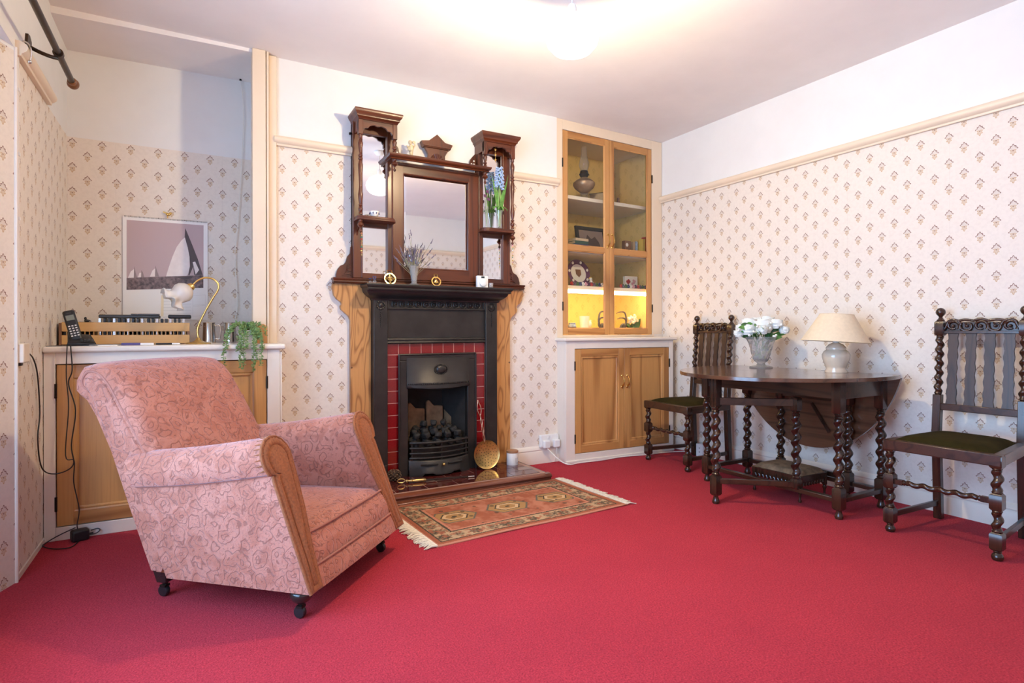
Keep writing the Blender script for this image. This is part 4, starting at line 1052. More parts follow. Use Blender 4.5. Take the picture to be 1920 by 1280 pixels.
# ================================================================ armchair
AX, AY = .331, 2.016
ang = math.atan2(.734, .679)
t = thing('armchair', 'terracotta cut-moquette club armchair with scroll arms on castors', 'armchair', (AX, AY, 0), ang)
CX = .298
yf = lambda z: -.050 + .379 * (z - .11)
yb = lambda z: .585 + .43 * (z - .109)
def zt(s): return .604 - .078 * s - .010 * math.sin(PI * s)
def arm_section(s, grow=0.0):
    """outline of an arm, in metres inward from the outer side plane; s 0 front .. 1 back"""
    T = zt(s); r = .074 + grow
    pts = [(-grow, .108), (-grow, .20), (-grow, .30), (-grow, T - .135), (.004 - grow, T - .118)]
    for a in (212, 195, 178, 160, 140, 118, 95, 72, 50, 28, 8): pts.append((.050 + r * math.cos(R(a)), T - .074 + r * math.sin(R(a))))
    pts += [(.118 + grow, T - .13), (.104 + grow, .36), (.078 + grow, .24), (.062 + grow, .108)]
    return pts
def arm_pt(p, s, side):
    d, z = p; y = yf(z) + (yb(z) - yf(z)) * s
    x = (CX - .352 + d) if side < 0 else (CX + .352 - d - .045 * s)
    return (x, y, z)
for side in (-1, 1):
    q = MB(); q.rings([[arm_pt(p, s, side) for p in arm_section(s)] for s in [k / 16 for k in range(15)]]); arm = q.build('arm', 'moquette', t, smooth=50)
    # seam under the roll
    q = MB(); q.tube([arm_pt((.0005, zt(k / 16) - .119), k / 16, side) for k in range(15)], .002, 6); q.build('seam', 'pipe_fabric', arm)
    # front facing: plump plush panel with piping round it
    sec = arm_section(0); cxm = sum(p[0] for p in sec) / len(sec)
    rings = []
    for k, (ins, out) in enumerate(((.0, 0), (.002, .010), (.010, .016), (.020, .017), (.026, .012), (.034, .017))):
        ring = []
        for (d, z) in sec:
            cz = min(max(z, .15), zt(0) - .074); cd = .050 if z > zt(0) - .15 else .034
            v = Vector((cd - d, cz - z)); L = v.length; v = v * (min(ins, L * .8) / L) if L > 1e-6 else v
            x, y, zz = arm_pt((d + v.x, z + v.y), 0, side); ring.append((x, y - out, zz))
        rings.append(ring)
    q = MB(); q.rings(rings); fc = q.build('arm_facing', 'moquette_plain', t, smooth=60)
    fc['label'] = 'brown plush arm facing'
    q = MB(); path = [Vector(arm_pt(p, 0, side)) + Vector((0, -.006, 0)) for p in sec]; q.tube(path, .0055, 8); q.build('piping', 'moquette_plain', fc)
    # gathers over the scroll
    q = MB()
    for a in range(200, 20, -14):
        d0, z0 = .050 + .070 * math.cos(R(a)), zt(0) - .074 + .070 * math.sin(R(a)); d1, z1 = .050 + .077 * math.cos(R(a)), zt(.06) - .074 + .077 * math.sin(R(a))
        A = Vector(arm_pt((d0, z0), 0, side)) + Vector((0, -.012, 0)); B = Vector(arm_pt((d1 * .99, z1), .035, side)); q.tube([A, (A + B) / 2 + Vector((0, 0, .002)), B], [.003, .003, .0008], 6)
    q.build('gathers', 'moquette_plain', fc)
# front rail below the seat
def front_sheet(z0, z1, x0, x1, out, n=14, m=8, back=.06):
    rings = []
    for i in range(n + 1):
        u = -1 + 2 * i / n; x = (x0 + x1) / 2 + u * (x1 - x0) / 2; ring = []
        for j in range(m + 1):
            z = z0 + (z1 - z0) * j / m; w = math.sin(PI * j / m); ring.append((x, yf(z) - out * (0.35 + .65 * w) * (1 - .5 * u ** 4), z))
        ring += [(x, yf(z1) + back, z1), (x, yf(z0) + back, z0)]
        rings.append(ring)
    return rings
q = MB(); q.rings(front_sheet(.104, .178, CX - .300, CX + .300, .012)); q.build('front_rail', 'moquette', t, smooth=50)
q = MB(); q.rings(front_sheet(.176, .270, CX - .286, CX + .286, .018)); q.build('front_border', 'moquette', t, smooth=50)
for z, hw in ((.177, .288), (.278, .266)):
    q = MB(); q.tube([(CX + hw * k / 12, yf(z) - (.012 if z < .2 else .014) * (1 - .5 * (k / 12) ** 4), z) for k in range(-12, 13)], .0045, 8); q.build('piping', 'pipe_fabric', t)
# sprung seat cushion
q = MB(); N, K = 16, 16; rings = []
for i in range(N + 1):
    u = -1 + 2 * i / N; hw = .268; x = CX + u * hw; ring = []
    for j in range(K + 1):
        s = j / K; y = yf(.28) - .012 + (.56 - yf(.28) + .012) * s
        dome = .022 * (1 - u ** 4) * math.sin(PI * min(1, .12 + s * .9)) ; ring.append((x, y + (.012 if j == 0 else 0), .284 - .010 * s + dome - (.0 if 0 < j else .02)))
    ring += [(x, .56, .20), (x, yf(.27) + .02, .20), (x, yf(.255) - .010, .255)]
    rings.append(ring)
q.rings(rings); q.build('seat_cushion', 'moquette', t, smooth=60)
# backrest
BP = [(y + (.026 if z > .68 else .012 if z > .58 else 0), z + (.008 if z > .68 else 0)) for y, z in [(.470, .25), (.515, .36), (.565, .48), (.622, .60), (.675, .70), (.712, .765), (.745, .808), (.792, .836), (.842, .843), (.884, .826), (.906, .790), (.906, .752), (.886, .722), (.856, .702), (.826, .65), (.772, .53), (.702, .36), (.634, .20), (.598, .118), (.555, .118)]]
q = MB(); rings = []; NU = 22
for i in range(NU + 1):
    u = -1 + 2 * i / NU; e = max(0, (abs(u) - .90) / .10); k = 1 - .055 * e * e; hw = .298
    ring = []
    for j, (y, z) in enumerate(BP):
        bul = .028 * (1 - u ** 4) * (1 if j <= 5 else .3 if j <= 8 else 0)
        zz = .70 + (z - .70) * k if z > .70 else z
        ring.append((CX - .032 + u * hw * (1 - .045 * max(0, z - .5)), y - bul + .022 * e * e * (1 if j <= 8 else -.3), zz - .012 * (u ** 4) * (1 if z > .75 else 0)))
    rings.append(ring)
q.rings(rings); bk = q.build('backrest', 'moquette', t, smooth=60)
for side in (-1, 1):
    xs = CX - .032 + side * .294
    q = MB(); q.tube(curve_pts([(xs, .60, .50), (xs, .665, .60), (xs, .738, .708), (xs, .782, .770), (xs, .826, .808), (xs, .871, .814), (xs, .898, .788), (xs, .894, .760), (xs, .868, .746)], 5), .0042, 8); q.build('piping', 'pipe_fabric', bk)
    q = MB(); ou = [(.610, .50), (.678, .60), (.752, .708), (.796, .770), (.832, .796), (.866, .798), (.884, .780), (.878, .758), (.851, .723), (.815, .650), (.760, .54)]
    q.prism([(a, b) for a, b in ou], (xs - side * .004, 0, 0), (0, 1, 0), (0, 0, 1), (side * .010, 0, 0)); q.build('back_facing', 'moquette', bk, bevel=.006)
q = MB(); q.add([(CX - .30, .60, .10), (CX + .30, .60, .10), (CX + .28, .84, .67), (CX - .28, .84, .67), (CX - .30, .50, .10), (CX + .30, .50, .10), (CX + .28, .70, .67), (CX - .28, .70, .67)],
                 [(0, 1, 2, 3), (5, 4, 7, 6), (0, 4, 5, 1), (3, 2, 6, 7), (0, 3, 7, 4), (1, 5, 6, 2)]); q.build('back_panel', 'moquette', t)
q = MB(); q.box(CX - .30, CX + .30, -.02, .58, .100, .20); q.build('underframe', 'moquette_plain', t)
MT['dark_foot'] = plain('ebonised_foot', (0.020, 0.017, 0.015), 0.25, Coat_Weight=0.4)
def castor(x, y, par, ddx, ddy):
    q = MB(); q.lathe([(.007, .042), (.010, .050), (.010, .062)], (x, y, 0), 10); q.box(x - .012, x + .012, y - .008, y + .014, .036, .044); q.build('castor_fork', 'dark_metal', par)
    q = MB(); Mx = Matrix.Rotation(PI / 2, 3, 'Y'); q.lathe([(.006, -.010), (.018, -.009), (.021, -.005), (.021, .005), (.018, .009), (.006, .010)], (x + ddx, y + ddy, .021), 18, Mx); q.build('castor_wheel', 'black_plastic', par)
for x in (.002, CX * 2 - .002):
    q = MB(); q.lathe([(.012, .052), (.020, .056), (.030, .064), (.037, .076), (.038, .086), (.033, .096), (.022, .103), (.022, .110)], (x, .015, 0), 20); f = q.build('front_foot', 'dark_foot', t); castor(x, .015, f, 0, .006)
for x in (.030, CX * 2 - .030):
    q = MB(); q.rings([[(x + a * w, .592 + b * w, z) for a, b in ((-1, -1), (1, -1), (1, 1), (-1, 1))] for w, z in ((.020, .055), (.031, .115))]); f = q.build('back_foot', 'dark_foot', t, bevel=.003); castor(x, .592, f, 0, .006)

# ================================================================ barley-twist dining chairs
def sq(q, x, y, w, z0, z1, ch=.008):
    """square block with chamfered ends"""
    q.rings([[(x + a * k, y + b * k, z) for a, b in ((-1, -1), (1, -1), (1, 1), (-1, 1))] for k, z in ((w - ch * .7, z0), (w, z0 + ch), (w, z1 - ch), (w - ch * .7, z1))])
def make_chair():
    t = thing('dining_chair', 'chair', 'chair')
    B = lambda n, q, m='oak', par=None, **k: q.build(n, m, par or t, **k)
    yk = lambda z: .400 + max(0, z - .44) * .085 + max(0, .44 - z) * .045
    for s in (-1, 1):
        x = s * .205
        q = MB(); sq(q, x, 0, .022, .383, .440); q.lathe([(.015, .386), (.019, .380), (.015, .374), (.017, .370)], (x, 0, 0), 12)
        q.twist((x, 0, .372), (x, 0, .288), .023, .055); q.lathe([(.016, .288), (.020, .283), (.016, .276)], (x, 0, 0), 12)
        sq(q, x, 0, .022, .208, .278); q.lathe([(.016, .209), (.019, .204), (.015, .198)], (x, 0, 0), 12)
        q.twist((x, 0, .200), (x, 0, .128), .022, .055); q.lathe([(.015, .128), (.020, .122), (.016, .112)], (x, 0, 0), 12)
        sq(q, x, 0, .022, .042, .116); q.lathe([(.012, .044), (.016, .038), (.013, .032), (.020, .022), (.022, .012), (.018, .002), (.012, 0)], (x, 0, 0), 14)
        B('leg', q, smooth=45)
        x = s * .170
        q = MB(); w = .018
        q.rings([[(x + a * w, yk(z) + b * w, z) for a, b in ((-1, -1), (1, -1), (1, 1), (-1, 1))] for z in (0, .15, .30, .44, .55, .632)]); B('leg', q, bevel=.003)
        q = MB(); z0, z1 = .632, .930
        q.lathe([(.013, 0), (.018, .006), (.014, .014)], (x, yk(z0), z0), 12); q.twist((x, yk(z0 + .01), z0 + .01), (x, yk(z1 - .008), z1 - .008), .0205, .048, hand=s)
        q.lathe([(.014, -.012), (.018, -.006), (.013, 0.002)], (x, yk(z1), z1), 12); B('twist_post', q, smooth=45)
        q = MB(); sq(q, x, yk(.968), .020, .930, 1.006); B('post_block', q)
        q = MB(); zb = 1.004; q.lathe([(.016, 0), (.018, .006), (.012, .012), (.008, .020), (.010, .026), (.019, .036), (.022, .046), (.019, .058), (.011, .066), (.003, .069)], (x, yk(zb), zb), 16); B('finial', q)
    # seat rails and stretchers
    q = MB(); q.box(-.225, .225, -.023, .012, .392, .441); B('seat_rail', q, 'oak_x', bevel=.004)
    for s in (-1, 1):
        q = MB(); q.add([(s * .226, .01, .392), (s * .190, .01, .392), (s * .154, .41, .392), (s * .188, .41, .392), (s * .226, .01, .441), (s * .190, .01, .441), (s * .154, .41, .441), (s * .188, .41, .441)],
                        [(0, 1, 2, 3), (4, 7, 6, 5), (0, 4, 5, 1), (1, 5, 6, 2), (2, 6, 7, 3), (3, 7, 4, 0)]); B('seat_rail', q, 'oak_x', bevel=.003)
        q = MB(); q.add([(s * .213, .01, .068), (s * .197, .01, .068), (s * .162, .415, .068), (s * .178, .415, .068), (s * .213, .01, .094), (s * .197, .01, .094), (s * .162, .415, .094), (s * .178, .415, .094)],
                        [(0, 1, 2, 3), (4, 7, 6, 5), (0, 4, 5, 1), (1, 5, 6, 2), (2, 6, 7, 3), (3, 7, 4, 0)]); B('stretcher', q, 'oak_x', bevel=.002)
    q = MB(); q.box(-.17, .17, .385, .412, .392, .441); B('seat_rail', q, 'oak_x', bevel=.003)
    q = MB()
    for s in (-1, 1): q.box(s * .186, s * .150, -.011, .011, .232, .256); q.lathe([(.011, 0), (.013, .008), (.009, .014), (.012, .020), (.009, .026)], (s * .152, 0, .244), 10, Matrix.Rotation(-s * PI / 2, 3, 'Y'))
    q.twist((-.135, 0, .244), (.135, 0, .244), .0155, .062); B('front_stretcher', q, smooth=45)
    # drop-in pad
    q = MB(); n = 14; vs = []; fs = []
    for i in range(n + 1):
        for j in range(n + 1):
            u, v = -1 + 2 * i / n, -1 + 2 * j / n; hw = .196 - .021 * (v + 1)
            e = max(0, 1 - u ** 6) * max(0, 1 - v ** 6)
            vs.append((u * hw, .193 + v * .188, .437 + .030 * e ** .6))
    for i in range(n):
        for j in range(n):
            a = i * (n + 1) + j; fs.append((a, a + n + 1, a + n + 2, a + 1))
    q.add(vs, fs); pad = B('seat_pad', q, 'velvet', smooth=60); pad['label'] = 'olive velvet drop-in seat pad'
    # back: lower rail, wavy slats, pierced carved crest
    z = .572; q = MB(); q.box(-.158, .158, yk(z) - .010, yk(z) + .010, z - .017, z + .017); B('back_rail', q, 'oak_x', bevel=.003)
    for k in range(4):
        xc = -.1125 + .075 * k; q = MB(); A, Bq = [], []
        for i in range(27):
            zz = .586 + (.945 - .586) * i / 26; w = .0215 + .0022 * math.cos(i * PI / 2.2) - .002 * math.sin(PI * i / 26); y = yk(zz)
            A.append([(xc - w, y - .005, zz), (xc + w, y - .005, zz), (xc + w, y + .005, zz), (xc - w, y + .005, zz)])
        q.rings(A); B('slat', q, 'oak_slat', smooth=25)
    z = .948; q = MB(); q.box(-.155, .155, yk(z) - .011, yk(z) + .011, z - .007, z + .007); q.box(-.155, .155, yk(.96) + .004, yk(.96) + .009, .952, .998); cr = B('crest_rail', q, 'oak_x', bevel=.002)
    q = MB(); y = yk(.98) - .004
    for c, s in ((-.114, 1), (-.057, -1), (0, 1), (.057, -1), (.114, 1)):
        pts = []
        for a in range(0, 15):
            an = s * (-.6 + a * .42); rr_ = .030 - .0012 * a; pts.append((c + s * rr_ * math.cos(an) * 1.05, y + .001 * (a % 3), .979 + rr_ * math.sin(an)))
        q.tube(pts, [.0085 - .00025 * a for a in range(15)], 7)
        q.sphere((c, y, .979), (.008, .008, .008), 8, 5)
    for s in (-1, 1): q.tube(curve_pts([(s * .153, y, .960), (s * .140, y, .985), (s * .135, y, 1.000), (s * .115, y, 1.010), (s * .09, y, 1.002), (s * .08, y, .985)], 4), .0075, 7)
    q.tube(curve_pts([(-.10, y, 1.004), (-.064, y, 1.010), (-.03, y, 1.006), (0, y, 1.013), (.03, y, 1.006), (.064, y, 1.010), (.10, y, 1.004)], 4), .007, 7)
    q.build('carved_scrolls', 'oak', cr, smooth=60)
    return t
chA = make_chair()
tag(chA, 'dark oak barley-twist dining chair with olive pad beside the skirting, clear of the table')
chA.location = (2.921, 1.315, 0); chA.rotation_euler = (0, 0, -PI / 2 + R(3))
chB = copy_tree(chA)
tag(chB, 'dark oak barley-twist dining chair standing between the table and the corner cupboard')
chB.location = (2.958, 3.042, 0); chB.rotation_euler = (0, 0, -PI / 2 - R(3))
chA['group'] = chB['group'] = 'barley-twist dining chairs'

# ================================================================ gateleg table
TX, TY, TZ = 3.068, 2.175, .722
t = thing('gateleg_table', 'oval dark oak gateleg table with barley-twist legs, one leaf hanging down', 'table', (TX, TY, 0))
B = lambda n, q, m='oak', par=None, **k: q.build(n, m, par or t, W=True, **k)
AXs, BYs = .662, .545; hx = .205
def ell(x): return BYs * math.sqrt(max(0, 1 - (x / AXs) ** 2))
def leaf(x0, x1, n=26):
    xs = [x0 + (x1 - x0) * (1 - math.cos(PI * k / n)) / 2 for k in range(n + 1)]
    return [(x, ell(x)) for x in xs] + [(x, -ell(x)) for x in reversed(xs)]
def dedupe(o):
    r = []
    for p_ in o:
        if not r or (Vector(p_) - Vector(r[-1])).length > 1e-4: r.append(p_)
    if (Vector(r[0]) - Vector(r[-1])).length < 1e-4: r.pop()
    return r
def top_piece(name, x0, x1):
    o = dedupe(leaf(x0, x1)); q = MB(); q.prism(o, (TX, TY, TZ - .020), (1, 0, 0), (0, 1, 0), (0, 0, .020)); return B(name, q, 'oak_top', bevel=.006, seg=3)
top_piece('centre_top', -.190, hx); top_piece('raised_leaf', -AXs, -.1915)
o = dedupe([(y, -(x - hx) - .0) for x, y in leaf(hx + .004, AXs)])
q = MB(); q.prism(o, (TX + hx + .004, TY, TZ - .012), (0, 1, 0), (0, 0, 1), (.018, 0, 0)); hl = B('hanging_leaf', q, 'oak_top', bevel=.005)
q = MB(); q.tube([(TX + hx - .004, TY - .02, .52), (TX + hx - .004, TY - .13, .36)], .010, 4); B('leaf_stop', q, par=hl)
def tleg(q, x, y, z0, z1, foot=True, w=.0235, lowblock=(.045, .160), topb=.535):
    sq(q, x, y, w, topb, z1); q.lathe([(.017, topb + .002), (.022, topb - .006), (.016, topb - .014), (.021, topb - .022), (.016, topb - .030)], (x, y, 0), 14)
    q.twist((x, y, topb - .028), (x, y, lowblock[1] + .026), .0270, .0635); q.lathe([(.016, lowblock[1] + .030), (.021, lowblock[1] + .022), (.016, lowblock[1] + .014), (.022, lowblock[1] + .006), (.017, lowblock[1] - .002)], (x, y, 0), 14)
    sq(q, x, y, w, lowblock[0], lowblock[1], .010)
    if foot: q.lathe([(.015, lowblock[0] + .004), (.013, lowblock[0] - .006), (.018, .020), (.021, .010), (.018, .001), (.012, 0)], (x, y, 0), 14)
LX0, LX1, LY0, LY1 = 2.876, 3.258, 1.748, 2.604
for x in (LX0, LX1):
    for y in (LY0, LY1): q = MB(); tleg(q, x, y, 0, TZ - .020); B('leg', q, smooth=45)
for x in (LX0, LX1):
    q = MB(); q.box(x - .012, x + .012, LY0 + .02, LY1 - .02, .608, TZ - .020); B('apron', q, 'oak_x', bevel=.002)
    q = MB(); q.box(x - .016, x + .016, LY0 + .02, LY1 - .02, .082, .106); B('stretcher', q, 'oak_x', bevel=.003)
for y in (LY0, LY1):
    q = MB(); q.box(LX0 + .02, LX1 - .02, y - .012, y + .012, .608, TZ - .020); B('apron', q, 'oak_x', bevel=.002)
    q = MB(); q.box(LX0 + .02, LX1 - .02, y - .016, y + .016, .082, .106); B('stretcher', q, 'oak_x', bevel=.003)
def gate(px, py, gx, gy):
    q = MB(); tleg(q, px, py, 0, .598, foot=False, w=.021, lowblock=(.100, .158), topb=.524); B('gate_post', q, smooth=45)
    q = MB(); tleg(q, gx, gy, 0, TZ - .020, w=.0225, topb=.535); B('gate_leg', q, smooth=45)
    a, b = Vector((px, py, 0)), Vector((gx, gy, 0)); d = (b - a).normalized(); nrm = Vector((-d.y, d.x, 0)) * .011; a += d * .018; b -= d * .018
    for z0, z1, nm in ((.548, .588, 'gate_rail'), (.112, .140, 'gate_rail')):
        q = MB(); vs = [a - nrm, a + nrm, b + nrm, b - nrm]; q.add([tuple(v + Vector((0, 0, z))) for z in (z0, z1) for v in vs], [(0, 1, 2, 3), (7, 6, 5, 4), (0, 4, 5, 1), (1, 5, 6, 2), (2, 6, 7, 3), (3, 7, 4, 0)]); B(nm, q, 'oak_x', bevel=.002)
gate(2.862, 1.975, 2.543, 2.241)
gate(3.266, 2.36, 3.236, 1.915)

# ---------------------------------------------------------------- footstool under the table
t = thing('footstool', 'small dark footstool with worn tan tapestry top under the table', 'stool', (3.075, 2.170, 0))
B = lambda n, q, m='oak', par=None, **k: q.build(n, m, par or t, **k)
q = MB(); n = 12; vs = []; fs = []
for i in range(n + 1):
    for j in range(n + 1):
        u, v = -1 + 2 * i / n, -1 + 2 * j / n; e = (1 - u ** 6) * (1 - v ** 6); vs.append((u * .122, v * .158, .142 + .030 * max(0, e) ** .5))
for i in range(n):
    for j in range(n): a = i * (n + 1) + j; fs.append((a, a + n + 1, a + n + 2, a + 1))
q.add(vs, fs); B('pad', q, 'tapestry', smooth=60)
q = MB()
for s in (-1, 1): q.box(s * .124, s * .108, -.158, .158, .108, .146); q.box(-.122, .122, s * .160, s * .146, .108, .146)
B('frame', q, bevel=.003)
for s in (-1, 1):
    q = MB()
    for k in range(-5, 6): q.tube([(s * .118, k * .025 - .012, .108), (s * .119, k * .025, .090), (s * .118, k * .025 + .012, .108)], .005, 6)
    q.box(s * .120, s * .112, -.150, .150, .090, .112); B('carved_apron', q)
    q = MB()
    for k in range(-4, 5): q.tube([(k * .025 - .012, s * .154, .108), (k * .025, s * .155, .090), (k * .025 + .012, s * .154, .108)], .005, 6)
    q.box(-.112, .112, s * .156, s * .148, .090, .112); B('carved_apron', q)
    for s2 in (-1, 1):
        q = MB(); x, y = s * .112, s2 * .148; q.lathe([(.014, .115), (.014, .075), (.009, .068), (.012, .058), (.007, .045), (.006, .02), (.010, .008), (.008, 0)], (x, y, 0), 12); B('leg', q)
# ================================================================ smaller things
F0, TS, TC, RO = 1079.04, math.sin(TH), math.cos(TH), -0.0021945
def at(px, py, X=None, Y=None, Z=None):
    """photo pixel -> world point on the given plane"""
    dx, dy = px - 960, py - 640
    u = (dx * math.cos(RO) - dy * math.sin(RO)) / F0; v = -((dx * math.sin(RO) + dy * math.cos(RO)) + 20.046) / F0
    r = Vector((u * TC + TS, TC - u * TS, v))
    k = X / r.x if X is not None else Y / r.y if Y is not None else (Z - .96) / r.z
    return Vector((0, 0, .96)) + r * k
def one(name, q, m, label, cat, loc, group=None, **k):
    return tag(q.build(name, m, loc=loc, **k), label, cat, group)
RX = lambda a: Matrix.Rotation(a, 3, 'X')
rr = random.Random(5)
MZ = 1.2455
# ---------------------------------------------------------------- on the mantelshelf
def horse_brass(x, y, w, h, kind, label):
    t = thing('horse_brass', label, 'horse brass', (x, y, MZ))
    tilt = RX(R(-14)); T = lambda q: setattr(q, 'v', [tuple(tilt @ Vector(p)) for p in q.v])
    r = w / 2; cz = r; th = .004
    q = MB(); n = 40
    q.rings([[((a) * math.cos(2 * PI * k / n) * (1 + (.05 * (k % 2) if kind == 'scallop' and a > r * .8 else 0)), yy, cz + a * math.sin(2 * PI * k / n)) for k in range(n)] for a, yy in ((r, -th), (r, 0), (r * .80, 0), (r * .80, -th), (r, -th))], cap=False)
    T(q); q.build('ring', 'brass', t)
    q = MB()
    if kind == 'cross':
        for a in range(4):
            an = a * PI / 2; q.tube([(.10 * r * math.cos(an), -.002, cz + .10 * r * math.sin(an)), (.86 * r * math.cos(an), -.002, cz + .86 * r * math.sin(an))], [.005, .008], 6)
            an += PI / 4; q.tube([(0, -.002, cz), (.45 * r * math.cos(an), -.002, cz + .45 * r * math.sin(an))], .005, 6)
    else:
        q.sphere((0, -.002, cz), (r * .42, .004, r * .46), 14, 8); q.sphere((0, -.004, cz + r * .25), (r * .2, .004, r * .25), 10, 6)
        for a in range(3): an = R(90 + 120 * a); q.tube([(r * .3 * math.cos(an), -.002, cz + r * .3 * math.sin(an)), (r * .85 * math.cos(an), -.002, cz + r * .85 * math.sin(an))], .003, 6)
    T(q); q.build('centre_motif', 'brass', t)
    q = MB(); hh = h - w; lw = w * (.20 if kind == 'cross' else .16)
    q.tube([(-lw, -.002, cz + r * .95), (-lw, -.002, cz + r + hh), (lw, -.002, cz + r + hh), (lw, -.002, cz + r * .95)], .003, 6); T(q); q.build('hanger', 'brass', t)
horse_brass(1.070, 3.452, .074, .092, 'cross', 'round horse brass pierced with a cross, leaning on the mantelshelf')
horse_brass(1.372, 3.452, .064, .080, 'scallop', 'scalloped horse brass with a small figure, leaning on the mantelshelf')
# lavender in a cut-glass vase
t = thing('lavender_vase', 'small cut-glass vase of dried lavender on the mantelshelf', 'vase', (1.213, 3.428, MZ))
q = MB(); q.lathe([(.030, 0), (.032, .006), (.018, .012), (.016, .020), (.019, .040), (.024, .075), (.031, .112), (.034, .120), (.031, .118), (.020, .070), (.012, .024)], (0, 0, 0), 12); q.build('vase', 'crystal', t, smooth=20)
st, hd = MB(), MB()
for k in range(64):
    a = rr.uniform(0, 2 * PI); sp = rr.uniform(.01, .105); h = rr.uniform(.15, .25) if k > 2 else rr.uniform(.29, .325)
    if k < 2: sp = .03
    tip = Vector((sp * math.cos(a) * 1.15, sp * math.sin(a) * .5 - .005, h - sp * .35)); mid = Vector((tip.x * .35, tip.y * .35, h * .5))
    st.tube([(0, 0, .03), mid, tip], .0011, 4)
    dirv = (tip - mid).normalized()
    for j in range(6): pp = tip + dirv * (j * .0062); s = .0042 - .0004 * j; hd.sphere(tuple(pp + Vector((rr.uniform(-.002, .002), rr.uniform(-.002, .002), 0))), (s, s, s * 1.1), 5, 4)
o = st.build('stems', 'stem', t); o = hd.build('flower_heads', 'purple', t); o['kind'] = 'stuff'
q = MB()
for k in range(8): a = rr.uniform(0, 2 * PI); q.sphere((.035 * math.cos(a) * rr.uniform(.3, 1.8), .02 * math.sin(a), .135 + rr.uniform(-.01, .05)), (.006, .005, .007), 5, 4)
q.build('blue_florets', 'petal_blue', t)
# room thermostat, tot glass, little ornaments
t = thing('thermostat', 'white portable thermostat with round dial on the mantelshelf', 'thermostat', (1.690, 3.44, MZ))
q = MB(); q.box(-.040, .040, -.013, .013, 0, .080); q.build('case', 'white_plastic', t, bevel=.004)
q = MB(); q.lathe([(.024, 0), (.026, .004), (.025, .010), (.022, .012)], (0, -.012, .034), 28, RX(PI / 2)); q.build('dial', 'white_plastic', t)
q = MB(); q.box(-.012, .012, -.0145, -.012, .064, .076); q.build('display', 'lcd_dark', t)
q = MB(); q.lathe([(.015, 0), (.016, .004), (.013, .006), (.015, .016), (.014, .018), (.016, .034), (.0145, .034), (.012, .008)], (0, 0, 0), 14)
q2 = MB(); q2.v = [(p[0] + 1.752, p[1] + 3.43, p[2] + MZ) for p in q.v]; q2.f = q.f; q2.fm = q.fm
one('tot_glass', q2, 'crystal', 'tiny ribbed glass beside the thermostat', 'glass', (1.752, 3.43, MZ))
t = thing('heart_ornament', 'little glass ornament with a blue heart at the end of the mantelshelf', 'ornament', (.950, 3.428, MZ))
q = MB(); q.sphere((.014, 0, .012), (.012, .010, .012)); q.sphere((-.012, 0, .009), (.009, .008, .009)); q.build('glass_blob', 'clear_glass', t)
q = MB(); q.tube([(.014, 0, .022), (.004, 0, .040), (.007, 0, .046), (.014, 0, .042), (.021, 0, .046), (.024, 0, .040), (.014, 0, .022)], .002, 6); q.tube([(-.02, 0, .028), (-.004, 0, .030)], .003, 6); q.build('heart', 'blue', t)

# ---------------------------------------------------------------- on the overmantel
SZ = 1.648
pb = at(703, 403, Y=3.452)
t = thing('patterned_bowl', 'tiny patterned white bowl on the tower shelf without flowers', 'bowl', (pb.x, 3.452, SZ))
q = MB(); q.lathe([(.016, 0), (.016, .004), (.024, .012), (.029, .026), (.028, .036), (.025, .037), (.022, .026), (.012, .008)], (0, 0, 0), 20); q.build('body', 'china', t)
q = MB()
for k in range(9): a = 2 * PI * k / 9; q.sphere((.0285 * math.cos(a), .0285 * math.sin(a), .024), (.004, .004, .007), 6, 4)
q.build('pattern', 'blue', t)
pd = at(724, 407, Y=3.445)
q = MB(); q.lathe([(.013, 0), (.014, .003), (.008, .006), (.003, .009)], (pd.x, 3.445, SZ), 14); one('trinket_dish', q, 'black_plastic', 'little dark domed trinket dish beside the patterned bowl', 'dish', (pd.x, 3.445, SZ))
# hyacinth in a clear vase
hx_ = at(937, 428, Y=3.45).x
t = thing('hyacinth_vase', 'clear glass vase with pale blue hyacinth and green leaves on the tower shelf', 'vase', (hx_, 3.452, SZ))
q = MB(); q.lathe([(.022, 0), (.023, .004), (.019, .010), (.018, .05), (.021, .10), (.026, .128), (.024, .128), (.018, .09), (.015, .012)], (0, 0, 0), 20); q.build('vase', 'clear_glass', t)
q = MB(); q.tube(curve_pts([(0, 0, .02), (-.006, 0, .14), (0, -.004, .27), (.004, -.006, .40)], 6), .0055, 7); q.tube(curve_pts([(.004, 0, .02), (.012, 0, .14), (.010, 0, .26)], 6), .0045, 7); q.build('stems', 'stem_green', t)
q = MB()
for k in range(40):
    z = .275 + .145 * k / 40; a = k * 2.4; w = .027 * (1 - .45 * (k / 40) ** 2)
    for j in range(4): b = j * PI / 2 + k; q.sphere((w * math.cos(a) + .007 * math.cos(b), w * math.sin(a) * .8 - .005 + .006 * math.sin(b), z + .004 * math.sin(b * 2)), (.0062, .0052, .0062), 6, 4)
q.build('flower_spike', 'petal_blue', t)
def blade(q, pts, w, up=(0, -1, 0)):
    P_ = curve_pts(pts, 6); n = len(P_); rings = []
    for i, p_ in enumerate(P_):
        tt = (P_[min(i + 1, n - 1)] - P_[max(i - 1, 0)]).normalized(); sd = tt.cross(Vector(up)).normalized(); ww = w * math.sin(PI * (.12 + .86 * i / (n - 1))); nn = sd.cross(tt) * .0012
        rings.append([tuple(p_ - sd * ww), tuple(p_ + nn), tuple(p_ + sd * ww), tuple(p_ - nn)])
    q.rings(rings)
for k, (dx, z1) in enumerate(((-.055, .36), (.070, .375), (-.025, .30), (.040, .29))):
    q = MB(); blade(q, [(0, 0, .05), (dx * .4, -.004, .20), (dx, -.002, z1)], .009); q.build('long_leaf', 'leaf', t)
